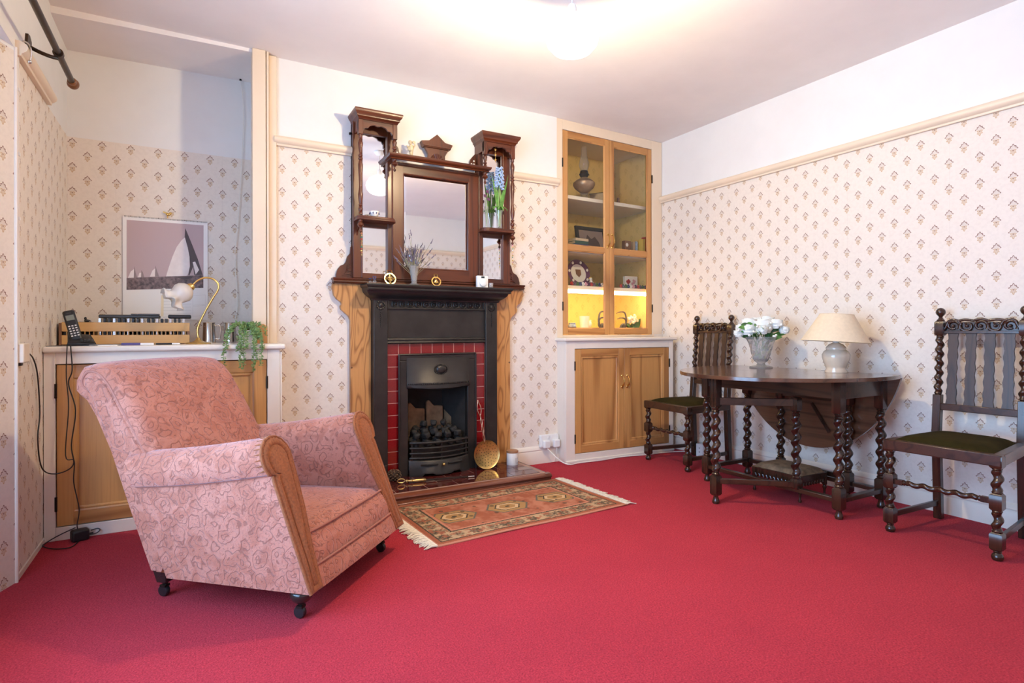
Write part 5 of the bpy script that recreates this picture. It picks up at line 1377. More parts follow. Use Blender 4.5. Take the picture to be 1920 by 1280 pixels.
for k in range(9):
    a = 2 * PI * k / 9; q = MB(); blade(q, [(.004, 0, .122), (.03 * math.cos(a), .02 * math.sin(a) - .01, .15), (.062 * math.cos(a), .03 * math.sin(a) - .014, .135 + .02 * math.sin(a))], .009, (0, -.5, 1)); q.build('leaf', 'leaf', t)
px_ = at(915, 428, Y=3.46).x
t = thing('plum_posy', 'slim vase of plum flowers beside the hyacinth', 'vase', (px_, 3.475, SZ))
q = MB(); q.lathe([(.014, 0), (.015, .003), (.012, .03), (.013, .10), (.015, .15), (.013, .15), (.010, .01)], (0, 0, 0), 14); q.build('vase', 'clear_glass', t)
q = MB()
for dx, z in ((-.012, .22), (.004, .25), (.012, .20)): q.tube([(0, 0, .01), (dx * .5, 0, .12), (dx, -.004, z)], .002, 5)
q.build('stems', 'stem_green', t)
q = MB()
for dx, z in ((-.012, .22), (.004, .25), (.012, .20)):
    for j in range(6): a = j * PI / 3; q.sphere((dx + .007 * math.cos(a), -.006 + .003 * math.sin(a), z + .007 * math.sin(a)), (.006, .005, .006), 6, 4)
q.build('flowers', 'plum', t)
# hanging bits: gilt charm and two bead strings
p0 = at(935, 268, Y=3.405)
t = thing('gilt_charm', 'gilt charm hanging under the tower canopy above the hyacinth', 'ornament', (p0.x, 3.44, 2.20))
q = MB(); q.tube([(0, 0, .016), (0, 0, -.11)], .0012, 5)
for z in (-.02, -.055, -.09): q.sphere((0, 0, z), (.006, .005, .010), 8, 6); q.tube([(-.012, 0, z + .004), (.012, 0, z + .004)], .0018, 5)
q.build('charm', 'old_brass', t)
def beads(px, py, label, cols, z0, z1):
    p_ = at(px, py, Y=3.416); t = thing('bead_string', label, 'beads', (p_.x, 3.416, z0), 0, None)
    q = MB(); q.tube([(0, 0, .012), (0, 0, z1 - z0)], .0009, 5); q.build('thread', 'old_brass', t)
    n = int((z0 - z1) / .0115)
    for i in range(n):
        z = -.006 - i * .0115; s = .0058 if i % 3 == 0 else .0042; q = MB(); q.sphere((rr.uniform(-.002, .002), 0, z), (s, s, s * .9), 8, 5); q.build('bead', cols[i % len(cols)], t)
beads(679, 430, 'string of coral and green beads hanging below the bare tower shelf', ('orange_bead', 'old_brass', 'teal', 'red', 'old_brass'), 1.546, 1.405)
beads(962, 450, 'string of pink and teal beads hanging below the hyacinth shelf', ('pink', 'old_brass', 'teal', 'petal', 'old_brass'), 1.546, 1.40)
# figurine on the middle shelf
pf = at(773, 284, Y=3.46)
t = thing('cherub_figurine', 'pale gilt cherub figurine on the overmantel middle shelf', 'figurine', (pf.x, 3.465, 2.044))
q = MB(); q.lathe([(.020, 0), (.020, .006), (.013, .012), (.011, .03), (.015, .055), (.017, .072), (.010, .084), (.004, .088)], (0, 0, 0), 14); q.sphere((-.008, -.004, .098), (.013, .012, .014), 12, 8)
q.tube(curve_pts([(.012, 0, .07), (.022, -.004, .085), (.018, -.004, .105)], 4), .0055, 7); q.sphere((.016, -.002, .102), (.012, .010, .009), 10, 6); q.tube(curve_pts([(-.014, 0, .07), (-.020, -.008, .05), (-.006, -.016, .045)], 4), .0055, 7)
MT['gilt'] = plain('pale_gilt_plaster', (.62, .50, .30), .4, noise=.3, nscale=60); q.build('body', 'gilt', t)
q = MB(); 
for s in (-1, 1): q.prism([(0, 0), (s * .022, .012), (s * .026, .028), (s * .012, .022), (0, .018)], (0, .010, .055), (1, 0, 0), (0, 0, 1), (0, .003, 0))
q.build('wings', 'gilt', t)

# ---------------------------------------------------------------- on the hearth
t = thing('brass_skimmer', 'round pierced brass skimmer with twisted copper handle leaning on the fireplace', 'skimmer', (1.716, 3.392, HZ))
A = Vector((0, 0, .006)); Bq = Vector((-.060, .064, .50)); ax = (Bq - A).normalized(); sd = Vector((1, 0, .0)); sd = (sd - ax * sd.dot(ax)).normalized(); nn = sd.cross(ax).normalized(); 
if nn.y > 0: nn = -nn
cc = A + ax * .094
q = MB(); n = 40; rings = []
for rad, dp in ((.001, .012), (.05, .010), (.080, .004), (.090, 0), (.094, -.003), (.094, .002), (.090, .004), (.05, .0135), (.001, .0155)):
    rings.append([tuple(cc + sd * rad * math.cos(2 * PI * k / n) + ax * rad * math.sin(2 * PI * k / n) - nn * dp) for k in range(n)])
q.rings(rings); q.build('dish', 'old_brass', t)
q = MB()
for ring, cnt in ((.0, 1), (.018, 6), (.036, 11), (.055, 16), (.074, 20)):
    for k in range(cnt): a = 2 * PI * k / cnt + ring * 9; c0 = cc + sd * ring * math.cos(a) + ax * ring * math.sin(a) - nn * (.0118 - ring * .10); q.tube([c0 + nn * .0022, c0 - nn * .001], .0024, 7)
q.build('holes', 'soot', t)
q = MB(); hb = cc + ax * .085
for s in (-1, 1):
    pts = []
    for i in range(31):
        u = i / 30; L_ = u * .275; w = .006 * math.sin(u * 16) if u < .6 else .006 * math.sin(9.6) + (.014 * math.sin(PI * (u - .6) / .4)); pts.append(hb + ax * L_ + sd * s * w + nn * .002 * math.cos(u * 16) * s)
    pts.append(hb + ax * .278); q.tube(pts, .0028, 7)
q.build('handle', 'copper', t)
a, b = at(744, 902, Z=HZ + .0178), at(888, 892, Z=HZ + .009)
t = thing('poker', 'brass-handled iron poker lying across the hearth tiles', 'poker', (a.x, a.y, HZ))
d = (b - a); L = d.length; d.normalize(); o0 = Vector((a.x, a.y, HZ)); 
q = MB(); q.tube([a - o0 + d * (L * .36), b - o0], .0042, 8); q.build('shaft', 'dark_metal', t)
q = MB(); q.tube([b - o0 - d * .04, b - o0], .0055, 8); q.build('tip', 'steel', t)
q = MB(); path = [(.14, .0075), (.17, .0085), (.18, .012), (.19, .0075), (.25, .0095), (.32, .010), (.335, .013), (.345, .0085), (.36, .007)]
path = [(.10, .006), (.12, .011), (.135, .007)] + path; q.tube([a - o0 + d * (L * k) for k, r in path], [r for k, r in path], 10); q.build('handle', 'old_brass', t)
q = MB(); q.tube([a - o0 + d * (.022 - .022 * math.cos(2 * PI * k / 16)) + Vector((0, 0, .012 * math.sin(2 * PI * k / 16) + .004)) for k in range(17)], .003, 6); q.build('loop', 'old_brass', t)
t = thing('candle_jar', 'white candle in a glass jar with wooden lid on the hearth corner', 'candle', (1.915, 3.435, HZ))
q = MB(); q.lathe([(.036, 0), (.039, .004), (.039, .082), (.037, .086), (.035, .084), (.035, .006)], (0, 0, 0), 28); q.build('jar', 'wax', t)
q = MB(); q.lathe([(.034, .005), (.034, .070), (.002, .070)], (0, 0, 0), 24); q.build('wax', 'wax', t)
q = MB(); q.lathe([(.034, .082), (.041, .086), (.041, .098), (.039, .100), (.002, .100)], (0, 0, 0), 28); q.build('lid', 'wood_lid', t)
q = MB(); q.prism([(-.012, 0), (.012, 0), (.012, .03), (-.012, .03)], (.010, -.0398, .024), (.97, .25, 0), (0, 0, 1), (0, -.0008, 0)); q.build('label_sticker', 'paper_print', t)
t = thing('pine_cone', 'brown pine cone on the hearth beside the fireplace tiles', 'pine cone', (1.082, 3.425, HZ))
q = MB(); q.sphere((0, 0, .034), (.024, .024, .030)); q.build('core', 'cone', t)
q = MB()
for i in range(7):
    for k in range(9):
        a_ = 2 * PI * k / 9 + i * .35; la = -1.0 + i * .33; r1 = .036 * math.cos(la) + .004; z = .034 + .034 * math.sin(la); q.sphere((r1 * math.cos(a_), r1 * math.sin(a_), z), (.0075, .0075, .0045), 6, 4)
q.build('scales', 'cone', t)

# ---------------------------------------------------------------- sockets and flexes
t = thing('double_socket', 'white double socket with two plugs above the skirting by the fireplace', 'socket', (2.283, 3.55, .16))
q = MB(); q.box(-.086, .072, -.030, 0, -.044, .046); q.build('plate', 'white_plastic', t, bevel=.006)
for x in (-.046, .038): q = MB(); q.box(x - .026, x + .026, -.062, -.029, -.046, .010); q.build('plug', 'white_plastic', t, bevel=.008, seg=3)
for x in (-.02, .006): q = MB(); q.box(x - .007, x + .007, -.034, -.029, .018, .034); q.build('switch', 'white_plastic', t, bevel=.002)
q = MB(); zf_ = .006
pts = [Vector((2.240, 3.502, .113)), Vector((2.272, 3.47, .07)), at(1046, 864, Y=3.45), Vector((2.36, 3.385, zf_)), Vector((2.45, 3.395, zf_)), Vector((2.65, 3.385, zf_)), Vector((2.85, 3.398, zf_)), Vector((3.05, 3.365, zf_)), Vector((3.20, 3.36, zf_)), Vector((3.35, 3.33, zf_)), Vector((3.424, 3.27, zf_)), Vector((3.428, 3.21, zf_)), Vector((3.426, 3.16, .02)), Vector((3.420, 3.150, .03))]
pts[2] = Vector((2.318, 3.42, .020))
q.tube(curve_pts(pts, 8), .0042, 8); one('white_flex', q, 'wire_white', 'white flex running from the double socket along the corner cupboard', 'cable', (2.30, 3.50, .01))
q = MB(); q.tube(curve_pts([(2.321, 3.50, .113), (2.319, 3.502, .07), (2.316, 3.515, .03), (2.310, 3.518, .006)], 5), .003, 6); one('short_flex', q, 'wire_white', 'short thin white flex dropping from the second plug', 'cable', (2.33, 3.5, .01))
t = thing('floor_socket_box', 'small white socket box on the floor behind the dining chair', 'socket', (3.385, 3.125, 0))
q = MB(); q.box(-.018, .048, -.032, .034, 0, .098); q.build('box', 'white_plastic', t, bevel=.005)
for z in (.035, .065): q = MB(); q.box(-.0195, -.017, -.006, .004, z, z + .006); q.build('hole', 'black_plastic', t)
t = thing('wall_switch_box', 'cream connection box on the wall below the short picture rail', 'switch', (XL, 2.905, .84))
q = MB(); q.box(0, .026, -.045, .045, 0, .075); q.build('box', 'cream', t, bevel=.004)
q = MB(); q.box(0, .012, -.012, .010, -.012, .0); q.build('cable_gland', 'grey_plastic', t)
q = MB(); q.tube([(XL + .004, 2.885, 2.03), (XL + .004, 2.885, .915)], .0045, 8); c_ = tag(q.build('wall_cable', 'wire_white', loc=(XL, 2.885, .915)), 'white cable clipped down the window wall to the connection box', 'cable')
for z in (1.15, 1.4, 1.65, 1.9): q = MB(); q.box(0, .010, -.008, .008, z - .915 - .006, z - .915 + .006); q.build('clip', 'white_plastic', c_)
q = MB(); q.tube(curve_pts([(XL + .012, 2.880, 2.078), (XL + .022, 2.880, 2.091), (XL + .040, 2.880, 2.080), (XL + .046, 2.880, 2.05), (XL + .042, 2.880, 2.018)], 4), .003, 6); q.sphere((XL + .040, 2.880, 2.014), .008); one('rail_hook', q, 'steel', 'metal hook on the end of the short picture rail', 'hook', (XL, 2.88, 2.03))
q = MB(); q.tube(curve_pts([at(x, y, Y=3.905) for x, y in ((453, 149), (458, 190), (457, 260), (452, 340), (446, 420), (441, 480), (444, 540), (445, 572), (440, 600))], 6), .0022, 6); q.v = [(p_[0], min(p_[1], 3.924), p_[2]) for p_ in q.v]
one('hanging_flex', q, 'wire_white', 'thin white flex hanging from the alcove ceiling to the tankards', 'cable', tuple(at(440, 600, Y=3.905)))
q = MB(); q.tube([at(453, 149, Y=3.905), tuple(at(453, 149, Y=3.905) + Vector((0, 0, .02)))], .006, 8); one('flex_grommet', q, 'dark_metal', 'dark grommet where the flex leaves the alcove ceiling', 'grommet', tuple(at(453, 149, Y=3.905)))
# black flexes by the telephone
def flex(name, label, pts, r=.0028):
    P_ = []
    for x, y in pts:
        p_ = at(x, y, Y=3.290)
        if p_.x < -.580: p_ = at(x, y, X=-.580)
        if p_.z < .006: p_ = at(x, y, Z=.005)
        P_.append(p_)
    q = MB(); q.tube(curve_pts(P_, 6), r, 6); return one(name, q, 'wire_black', label, 'cable', tuple(P_[0]))
flex('telephone_flex', 'black flex looping from the telephone to the wall connection box', ((132, 641), (135, 690), (128, 716), (141, 765), (133, 830), (136, 868), (105, 884), (78, 874), (70, 820), (74, 770), (70, 700), (62, 668), (50, 655)))
flex('charger_flex', 'black flex dropping from the telephone to the adaptor on the floor', ((126, 641), (124, 700), (128, 760), (122, 850), (138, 860), (137, 900), (147, 950), (143, 980), (146, 992)), .0024)
flex('floor_flex', 'black flex curled on the carpet beside the power adaptor', ((140, 985), (108, 1000), (84, 1014), (79, 1020), (100, 1025), (130, 1022), (147, 1010)), .0024)
pa = at(148, 1009, Z=0)
t = thing('power_adaptor', 'black power adaptor lying on the carpet by the alcove cupboard', 'adaptor', (pa.x, pa.y, 0), R(20))
q = MB(); q.box(-.034, .034, -.024, .024, 0, .052); q.build('case', 'black_plastic', t, bevel=.010, seg=3)
q = MB(); q.tube(curve_pts([(.03, -.01, .02), (.06, -.012, .02), (.078, 0, .028), (.07, .012, .034), (.045, .012, .032)], 4), .0025, 6); q.tube([(.034, -.006, .024), (.050, -.006, .024)], .004, 8); q.build('plug_pins', 'grey_plastic', t)
# ---------------------------------------------------------------- alcove worktop
WZ = .893
t = thing('disc_rack', 'slatted beech disc rack on the alcove worktop', 'rack', (-.288, 3.70, WZ))
x0, x1 = -.280, .280
q = MB(); q.box(x0, x1, -.080, -.068, .068, .115); q.build('slat', 'beech', t, bevel=.0015)
q = MB(); q.box(x0, x1, -.080, -.068, .003, .050); q.build('slat', 'beech', t, bevel=.0015)
for k in range(29): q = MB(); xx = x0 + .020 + .0186 * k; q.box(xx - .0018, xx + .0018, -.076, -.066, .049, .069); q.build('divider', 'beech', t)
q = MB(); q.box(x0, x1, .074, .086, .003, .115); q.build('rear_slat', 'beech', t)
for x in (x0 - .012, x1 - .012): q = MB(); q.box(x, x + .012, -.078, .084, .0, .112); q.build('end_panel', 'brown_book', t, bevel=.001)
q = MB(); q.box(x0, x1, -.068, .074, .003, .010); q.build('base', 'brown_book', t)
for k in range(26):
    if k in (6,): continue
    xx = -.558 + .0206 * k + (.0 if k < 17 else .006); hh = .137 if k > 5 else .118
    q = MB(); q.box(-.0050, .0050, 0, .120, 0, hh - .011)
    cm = ('grey_plastic', 'steel', 'black_plastic')[k % 3] if k > 5 else 'black_plastic'
    o = one('disc_case', q, cm, 'slim %s disc case standing upright in the beech rack' % {'grey_plastic': 'dark grey', 'steel': 'silver', 'black_plastic': 'black'}[cm], 'disc case', None, 'disc cases in the beech rack')
    o.location = (xx, 3.640, WZ + .0105)
q = MB(); q.box(-.418, -.148, 3.630, 3.76, 1.0315, 1.049); one('black_tray', q, 'grey_plastic', 'long black tray lying on top of the disc cases', 'tray', (-.28, 3.69, 1.0315), bevel=.005)
q = MB(); q.box(-.110, .000, 3.640, 3.75, 1.0315, 1.052); one('black_case', q, 'black_plastic', 'short black case lying on the disc cases by the brass lamp', 'case', (-.055, 3.69, 1.0315), bevel=.006)
t = thing('remote_control', 'silver and black remote control lying on the black tray', 'remote', (-.214, 3.652, 1.049))
q = MB(); q.box(-.066, .066, -.018, .018, 0, .008); q.build('body', 'steel', t, bevel=.004)
q = MB(); q.box(-.062, .062, -.019, -.014, -.0, .004); q.build('trim', 'black_plastic', t)
t = thing('toy_bird', 'tiny black bird figure on the end of the disc rack', 'ornament', (-.466, 3.63, WZ + .115))
q = MB(); q.sphere((0, 0, .008), (.012, .007, .008)); q.sphere((-.006, 0, .020), (.006, .005, .008)); q.tube([(.008, 0, .010), (.018, 0, .006)], [.004, .002], 6); q.build('body', 'black_plastic', t)
# telephone
t = thing('cordless_telephone', 'black cordless telephone standing in its base on the worktop', 'telephone', (-.462, 3.405, WZ + .003), R(8))
q = MB(); q.rings([[(-.050, -.045, 0), (.062, -.045, 0), (.062, .05, 0), (-.050, .05, 0)], [(-.050, -.045, .010), (.060, -.045, .006), (.060, .05, .010), (-.050, .05, .016)], [(-.046, -.034, .022), (.034, -.036, .016), (.040, .046, .050), (-.050, .048, .060)]]); b_ = q.build('base', 'black_plastic', t, bevel=.006, seg=3)
q = MB()
for r_ in range(2):
    for k in range(4): q.box(.000 + .014 * k, .009 + .014 * k, -.036 + .018 * r_ - .004, -.030 + .018 * r_, .018 + .007 * r_, .0225 + .007 * r_)
q.build('base_keys', 'grey_plastic', b_)
tl = Matrix.Translation((-.012, -.010, .020)) @ Matrix.Rotation(R(-14), 4, 'Y') @ Matrix.Rotation(R(-20), 4, 'X')
def hs(n, m, *bx, **k):
    q = MB()
    for b in bx: q.box(*b)
    q.v = [tuple(tl @ Vector(p_)) for p_ in q.v]; return q.build(n, m, h_ if n != 'handset' else t, **k)
h_ = hs('handset', 'black_plastic', (-.024, .024, -.012, .012, 0, .158), bevel=.010, seg=4)
hs('display', 'screen', (-.016, .016, -.0132, -.011, .104, .130)); hs('earpiece', 'grey_plastic', (-.010, .010, -.0132, -.011, .139, .143))
hs('keypad', 'white_plastic', *[(-.017 + .0125 * c, -.0095 + .0125 * c, -.0134, -.0115, .022 + .0125 * r_, .0275 + .0125 * r_) for r_ in range(5) for c in range(3)])
q = MB(); q.prism([(-.11, -.075), (.075, -.085), (.105, .035), (-.09, .05)], (-.470, 3.405, WZ), (1, 0, 0), (0, 1, 0), (0, 0, .003)); one('paper_pad', q, 'grey_plastic', 'flat grey folder under the telephone', 'folder', (-.47, 3.405, WZ))
q = MB(); q.prism([(-.06, -.05), (.05, -.045), (.06, .03), (-.05, .04)], (-.362, 3.395, WZ), (1, 0, 0), (0, 1, 0), (0, 0, .004)); one('loose_papers', q, 'paper_white', 'loose white papers between the telephone and the violet packet', 'papers', (-.345, 3.395, WZ))
t = thing('pen_packet', 'violet and white packet lying at the worktop edge', 'packet', (-.245, 3.385, WZ))
q = MB(); q.box(-.052, .026, -.020, .020, 0, .012); q.build('violet_end', 'violet_print', t, bevel=.001)
q = MB(); q.box(.026, .082, -.020, .020, 0, .011); q.build('white_end', 'paper_white', t, bevel=.001)
t = thing('ballpoint_pen', 'black and white ballpoint pen lying before the disc rack', 'pen', (-.105, 3.395, WZ), R(-4))
q = MB(); q.tube([(-.05, 0, .005), (.02, 0, .005)], .0045, 8); q.build('barrel', 'black_plastic', t)
q = MB(); q.tube([(.02, 0, .005), (.05, 0, .005), (.056, 0, .005)], [.0045, .0042, .002], 8); q.build('cap', 'paper_white', t)
# brass swan-neck lamp
LB = at(372, 639, Y=3.52); yl = 3.52
t = thing('brass_desk_lamp', 'brass swan-neck lamp with frosted tulip shade on the worktop', 'lamp', (LB.x, yl, WZ))
q = MB(); q.lathe([(.060, 0), (.062, .003), (.058, .007), (.030, .012), (.016, .020), (.012, .028), (.007, .034)], (0, 0, 0), 28); q.build('base', 'old_brass', t)
nk = [at(x, y, Y=yl) - Vector((LB.x, yl, WZ)) for x, y in ((372, 632), (371, 612), (384, 583), (399, 557), (409, 541), (409, 529), (399, 520), (384, 518), (370, 524), (361, 533))]
q = MB(); q.tube(curve_pts(nk, 6), .0052, 10); q.build('neck', 'brass', t)
hp = nk[-1]; ax = Vector((-.72, -.10, -.60)).normalized(); rot = ax.to_track_quat('Z', 'Y').to_matrix()
q = MB(); q.lathe([(.006, -.012), (.016, -.008), (.021, .004), (.022, .012), (.018, .020)], tuple(hp + ax * .004), 18, rot); q.build('gallery', 'brass', t)
q = MB(); n = 36; rings = []
for r_, z in ((.018, .012), (.034, .022), (.050, .042), (.054, .062), (.046, .084), (.042, .098), (.052, .116), (.072, .128)):
    w = max(0, (z - .09) / .038); ring = []
    for k in range(n): a = 2 * PI * k / n; r2 = r_ * (1 + .16 * w * math.cos(6 * a)); ring.append(tuple(hp + rot @ Vector((r2 * math.cos(a), r2 * math.sin(a), z - .012 * w * math.cos(6 * a)))))
    rings.append(ring)
q.rings(rings, cap=False); o = q.build('shade', 'frosted', t, smooth=80); s_ = o.modifiers.new('thick', 'SOLIDIFY'); s_.thickness = .003
# tankards
def tankard(px, label):
    p_ = at(px, 639, Y=3.70); t = thing('steel_tankard', label, 'tankard', (p_.x, 3.70, WZ))
    q = MB(); q.lathe([(.033, 0), (.035, .004), (.034, .012), (.031, .114), (.033, .118), (.030, .118), (.029, .01)], (0, 0, 0), 30); q.build('body', 'steel', t)
    q = MB(); q.tube(curve_pts([(.031, 0, .100), (.050, 0, .103), (.058, 0, .085), (.056, 0, .04), (.048, 0, .022), (.033, 0, .026)], 5), .005, 8); q.build('handle', 'steel', t)
tankard(392, 'steel tankard beside the brass lamp base'); tankard(431, 'steel tankard half hidden by the trailing plant')
q = MB(); q.prism([(-.026, 0), (.026, 0), (.026, .085), (.020, .100), (.008, .108), (-.008, .108), (-.020, .100), (-.026, .085)], (.345, 3.474, WZ), (1, 0, 0), (0, 0, 1), (0, .010, 0)); one('wooden_board', q, 'pine', 'small round-topped wooden board leaning against the cream post', 'board', (.345, 3.478, WZ), bevel=.002)
# trailing plant
px0 = .262; py0 = 3.372
t = thing('trailing_plant', 'trailing succulent in a pale pot hanging over the worktop edge', 'plant', (px0, py0, WZ))
q = MB(); q.lathe([(.034, 0), (.040, .005), (.048, .055), (.051, .070), (.048, .072), (.042, .055), (.030, .010)], (0, 0, 0), 24); q.build('pot', 'china', t)
q = MB(); q.sphere((0, 0, .062), (.044, .044, .010), 16, 6); q.build('soil', 'cone', t)
sm, lf = MB(), MB()
def leafy(path, dens=.0062, s0=.0075):
    P_ = curve_pts(path, 10); sm.tube(P_, .0012, 4); acc = 0
    for a, b in zip(P_, P_[1:]):
        acc += (b - a).length
        while acc > dens:
            acc -= dens
            for s in (-1, 1):
                s1 = s0 * rr.uniform(.75, 1.15); o_ = Vector((rr.uniform(-1, 1), rr.uniform(-1, .6), rr.uniform(-.4, .7))).normalized() * s1 * 1.05; c = b + o_
                d = o_.normalized(); sd = d.orthogonal().normalized(); up = d.cross(sd)
                lf.add([tuple(c - d * s1), tuple(c + sd * s1 * .55), tuple(c + d * s1), tuple(c - sd * s1 * .55), tuple(c + up * s1 * .4), tuple(c - up * s1 * .4)], [(0, 1, 4), (1, 2, 4), (2, 3, 4), (3, 0, 4), (1, 0, 5), (2, 1, 5), (3, 2, 5), (0, 3, 5)])
fy = 3.290 - py0
for px, zb in ((421, 682), (424, 660), (446, 655), (452, 690), (457, 685), (463, 650), (475, 694), (479, 680), (490, 684), (493, 655)):
    e = at(px, zb, Y=3.288) - Vector((px0, py0, WZ)); ex = e.x
    leafy([(ex * .15, 0, .075), (ex * .55, fy * .35, .100 + rr.uniform(-.02, .01)), (ex * .92, fy * .9, .035), (ex, fy - .006, -.02), (ex + rr.uniform(-.006, .006), fy - .004, e.z * .6), (ex, fy - .002, e.z)])
for k in range(26):
    a = rr.uniform(0, 2 * PI); r_ = rr.uniform(.03, .10); leafy([(0, 0, .068), (r_ * .5 * math.cos(a), r_ * .35 * math.sin(a), .105 + rr.uniform(-.015, .012)), (r_ * math.cos(a), r_ * .6 * math.sin(a) - .01, .07 + rr.uniform(-.05, .02)), (r_ * 1.1 * math.cos(a), r_ * .65 * math.sin(a) - .015, .03 + rr.uniform(-.01, .03))])
sm.build('stems', 'stem_green', t); o = lf.build('foliage', 'leaf_pearl', t, smooth=0); o['kind'] = 'stuff'
# ---------------------------------------------------------------- calendar
ca, cb_, cz0, cz1, cy = -.338, .088, 1.030, 1.616, 3.926
t = thing('wall_calendar', 'wall calendar with sepia photograph of racing yachts in the alcove', 'calendar', (-.125, cy, cz1))
def cal(x, y):
    fx = (x - 75) / 830; fy = (y - (118 + fx * 67)) / (962 + fx * 10); return (ca + fx * (cb_ - ca), cz1 - fy * (cz1 - cz0))
def sheet(n, m, pts, lift, par=None, raw=False):
    q = MB(); q.prism([p_ if raw else cal(*p_) for p_ in pts], (0, cy - lift, 0), (1, 0, 0), (0, 0, 1), (0, .0006, 0)); return q.build(n, m, par or t, W=True, smooth=0)
q = MB(); q.box(ca, cb_, cy - .004, cy, cz0, cz1); page = q.build('page', 'paper_white', t, W=True)
q = MB()
for k in range(64): xx = ca + .008 + (cb_ - ca - .016) * k / 63; q.tube([(xx, cy - .002, cz1 - .006), (xx, cy - .007, cz1 - .001), (xx, cy - .002, cz1 + .005)], .0008, 4)
q.build('spiral_binding', 'dark_metal', t, W=True)
sheet('photograph', 'print_sky', ((112, 155), (862, 212), (859, 835), (110, 808)), .0046, page)
sheet('printed_sea', 'print_sea', ((110, 697), (858, 708), (858, 835), (109, 808)), .0050, page)
sheet('printed_sail', 'print_sail', ((484, 702), (510, 620), (545, 520), (590, 420), (640, 355), (672, 330), (700, 430), (718, 520), (720, 620), (705, 680), (690, 706)), .0054, page)
sheet('printed_mainsail', 'print_dark', ((676, 238), (740, 390), (800, 540), (853, 706), (780, 706), (765, 700), (755, 620), (715, 706), (705, 700), (722, 610), (716, 510), (690, 400), (670, 325)), .0052, page)
sheet('printed_jib', 'print_sail', ((750, 575), (775, 570), (815, 655), (780, 698), (765, 640)), .0055, page)
sheet('printed_hull', 'print_dark', ((575, 715), (660, 712), (750, 715), (740, 735), (665, 742)), .0055, page)
for a_, b_, c_, d_ in ((122, 180, 208, 590), (216, 248, 275, 630), (328, 381, 418, 592)):
    sheet('printed_sail', 'print_sail', ((a_, 697), (a_ + (b_ - a_) * .45, 640 if d_ < 620 else 655), (b_, d_ + 25), (b_ + 4, 698)), .0053, page)
    sheet('printed_mainsail', 'print_grey', ((b_, d_), (b_ + (c_ - b_) * .5, 650), (c_, 700), (b_ - 4, 699)), .0054, page)
for r_ in range(9): sheet('print_line', 'paper_print', ((455, 880 + 30 * r_), (735, 896 + 30 * r_), (735, 898 + 30 * r_), (455, 883 + 30 * r_)), .0046, page)
for y0, y1 in ((905, 1000), (1010, 1110)):
    for (xa, ya), (xb, yb_) in (((750, y0), (880, y0)), ((750, y1), (880, y1)), ((750, y0), (750, y1)), ((880, y0), (880, y1))):
        sheet('print_line', 'paper_print', ((xa - 1, ya - 1), (xb + 1, yb_ - 1), (xb + 1, yb_ + 1), (xa - 1, ya + 1)) if ya == yb_ else ((xa - 1, ya), (xa + 1, ya), (xb + 1, yb_), (xb - 1, yb_)), .0046, page)
sheet('print_column', 'paper_gold', ((438, 880), (462, 882), (458, 1085), (432, 1083)), .00465, page)
hk = at(315, 401, Y=3.92)
q = MB(); q.sphere((hk.x + .004, 3.915, hk.z + .006), (.012, .008, .009)); q.sphere((hk.x + .016, 3.915, hk.z + .013), (.007, .006, .006)); q.prism([(0, 0), (-.020, .012), (-.016, .018), (.004, .010)], (hk.x - .004, 3.917, hk.z + .004), (1, 0, 0), (0, 0, 1), (0, -.004, 0)); q.tube([(hk.x, 3.93, hk.z), (hk.x, 3.914, hk.z - .008), (hk.x, 3.914, hk.z - .016)], .003, 6)
one('bird_hook', q, 'brass', 'brass bird-shaped hook holding the calendar', 'hook', (hk.x, 3.92, hk.z))
# ---------------------------------------------------------------- on the table
L0 = Vector((3.175, 1.945, TZ))
t = thing('table_lamp', 'cream ceramic table lamp with tilted conical shade on the table', 'lamp', L0)
q = MB(); q.lathe([(.056, 0), (.058, .006), (.050, .020), (.052, .032), (.062, .055), (.070, .082), (.071, .100), (.062, .118), (.050, .128), (.052, .136), (.050, .142), (.036, .158), (.018, .166), (.016, .168)], (0, 0, 0), 36); q.build('base', 'ceramic', t, smooth=50)
q = MB(); q.lathe([(.014, .166), (.016, .170), (.015, .196), (.012, .20)], (0, 0, 0), 16); q.build('lamp_holder', 'white_plastic', t)
tl2 = Matrix.Translation((0, 0, .250)) @ Matrix.Rotation(R(3.5), 4, Vector((.487, .873, 0)).normalized() @ Matrix.Identity(3) if False else Vector((.49, .87, 0)).normalized())
def shade(n, m, prof, k=0):
    q = MB(); q.lathe(prof, (0, 0, 0), 48); q.f = [f for f in q.f if len(f) == 4]; q.fm = [0] * len(q.f); q.v = [tuple(tl2 @ Vector(p_)) for p_ in q.v]; return q.build(n, m, t)
sh = shade('shade', 'shade', [(.173, -.076), (.086, .076)]); li = shade('shade_lining', 'shade_in', [(.1705, -.0755), (.0840, .0755)])
q = MB()
for r_, z in ((.1725, -.076), (.0855, .076)): q.tube([tuple(tl2 @ Vector((r_ * math.cos(2 * PI * k / 40), r_ * math.sin(2 * PI * k / 40), z))) for k in range(41)], .0024, 6)
q.build('shade_trim', 'shade', sh)
q = MB()
for k in range(3): a = 2 * PI * k / 3; q.tube([(0, 0, .196), tuple(tl2 @ Vector((.085 * math.cos(a), .085 * math.sin(a), .070)))], .0018, 5)
q.build('shade_carrier', 'dark_metal', t)
q = MB(); q.tube(curve_pts([(.05, .01, .015), (.075, .02, .012), (.085, .05, .004), (.098, .15, .004)], 5), .003, 6); q.build('flex', 'wire_white', t)
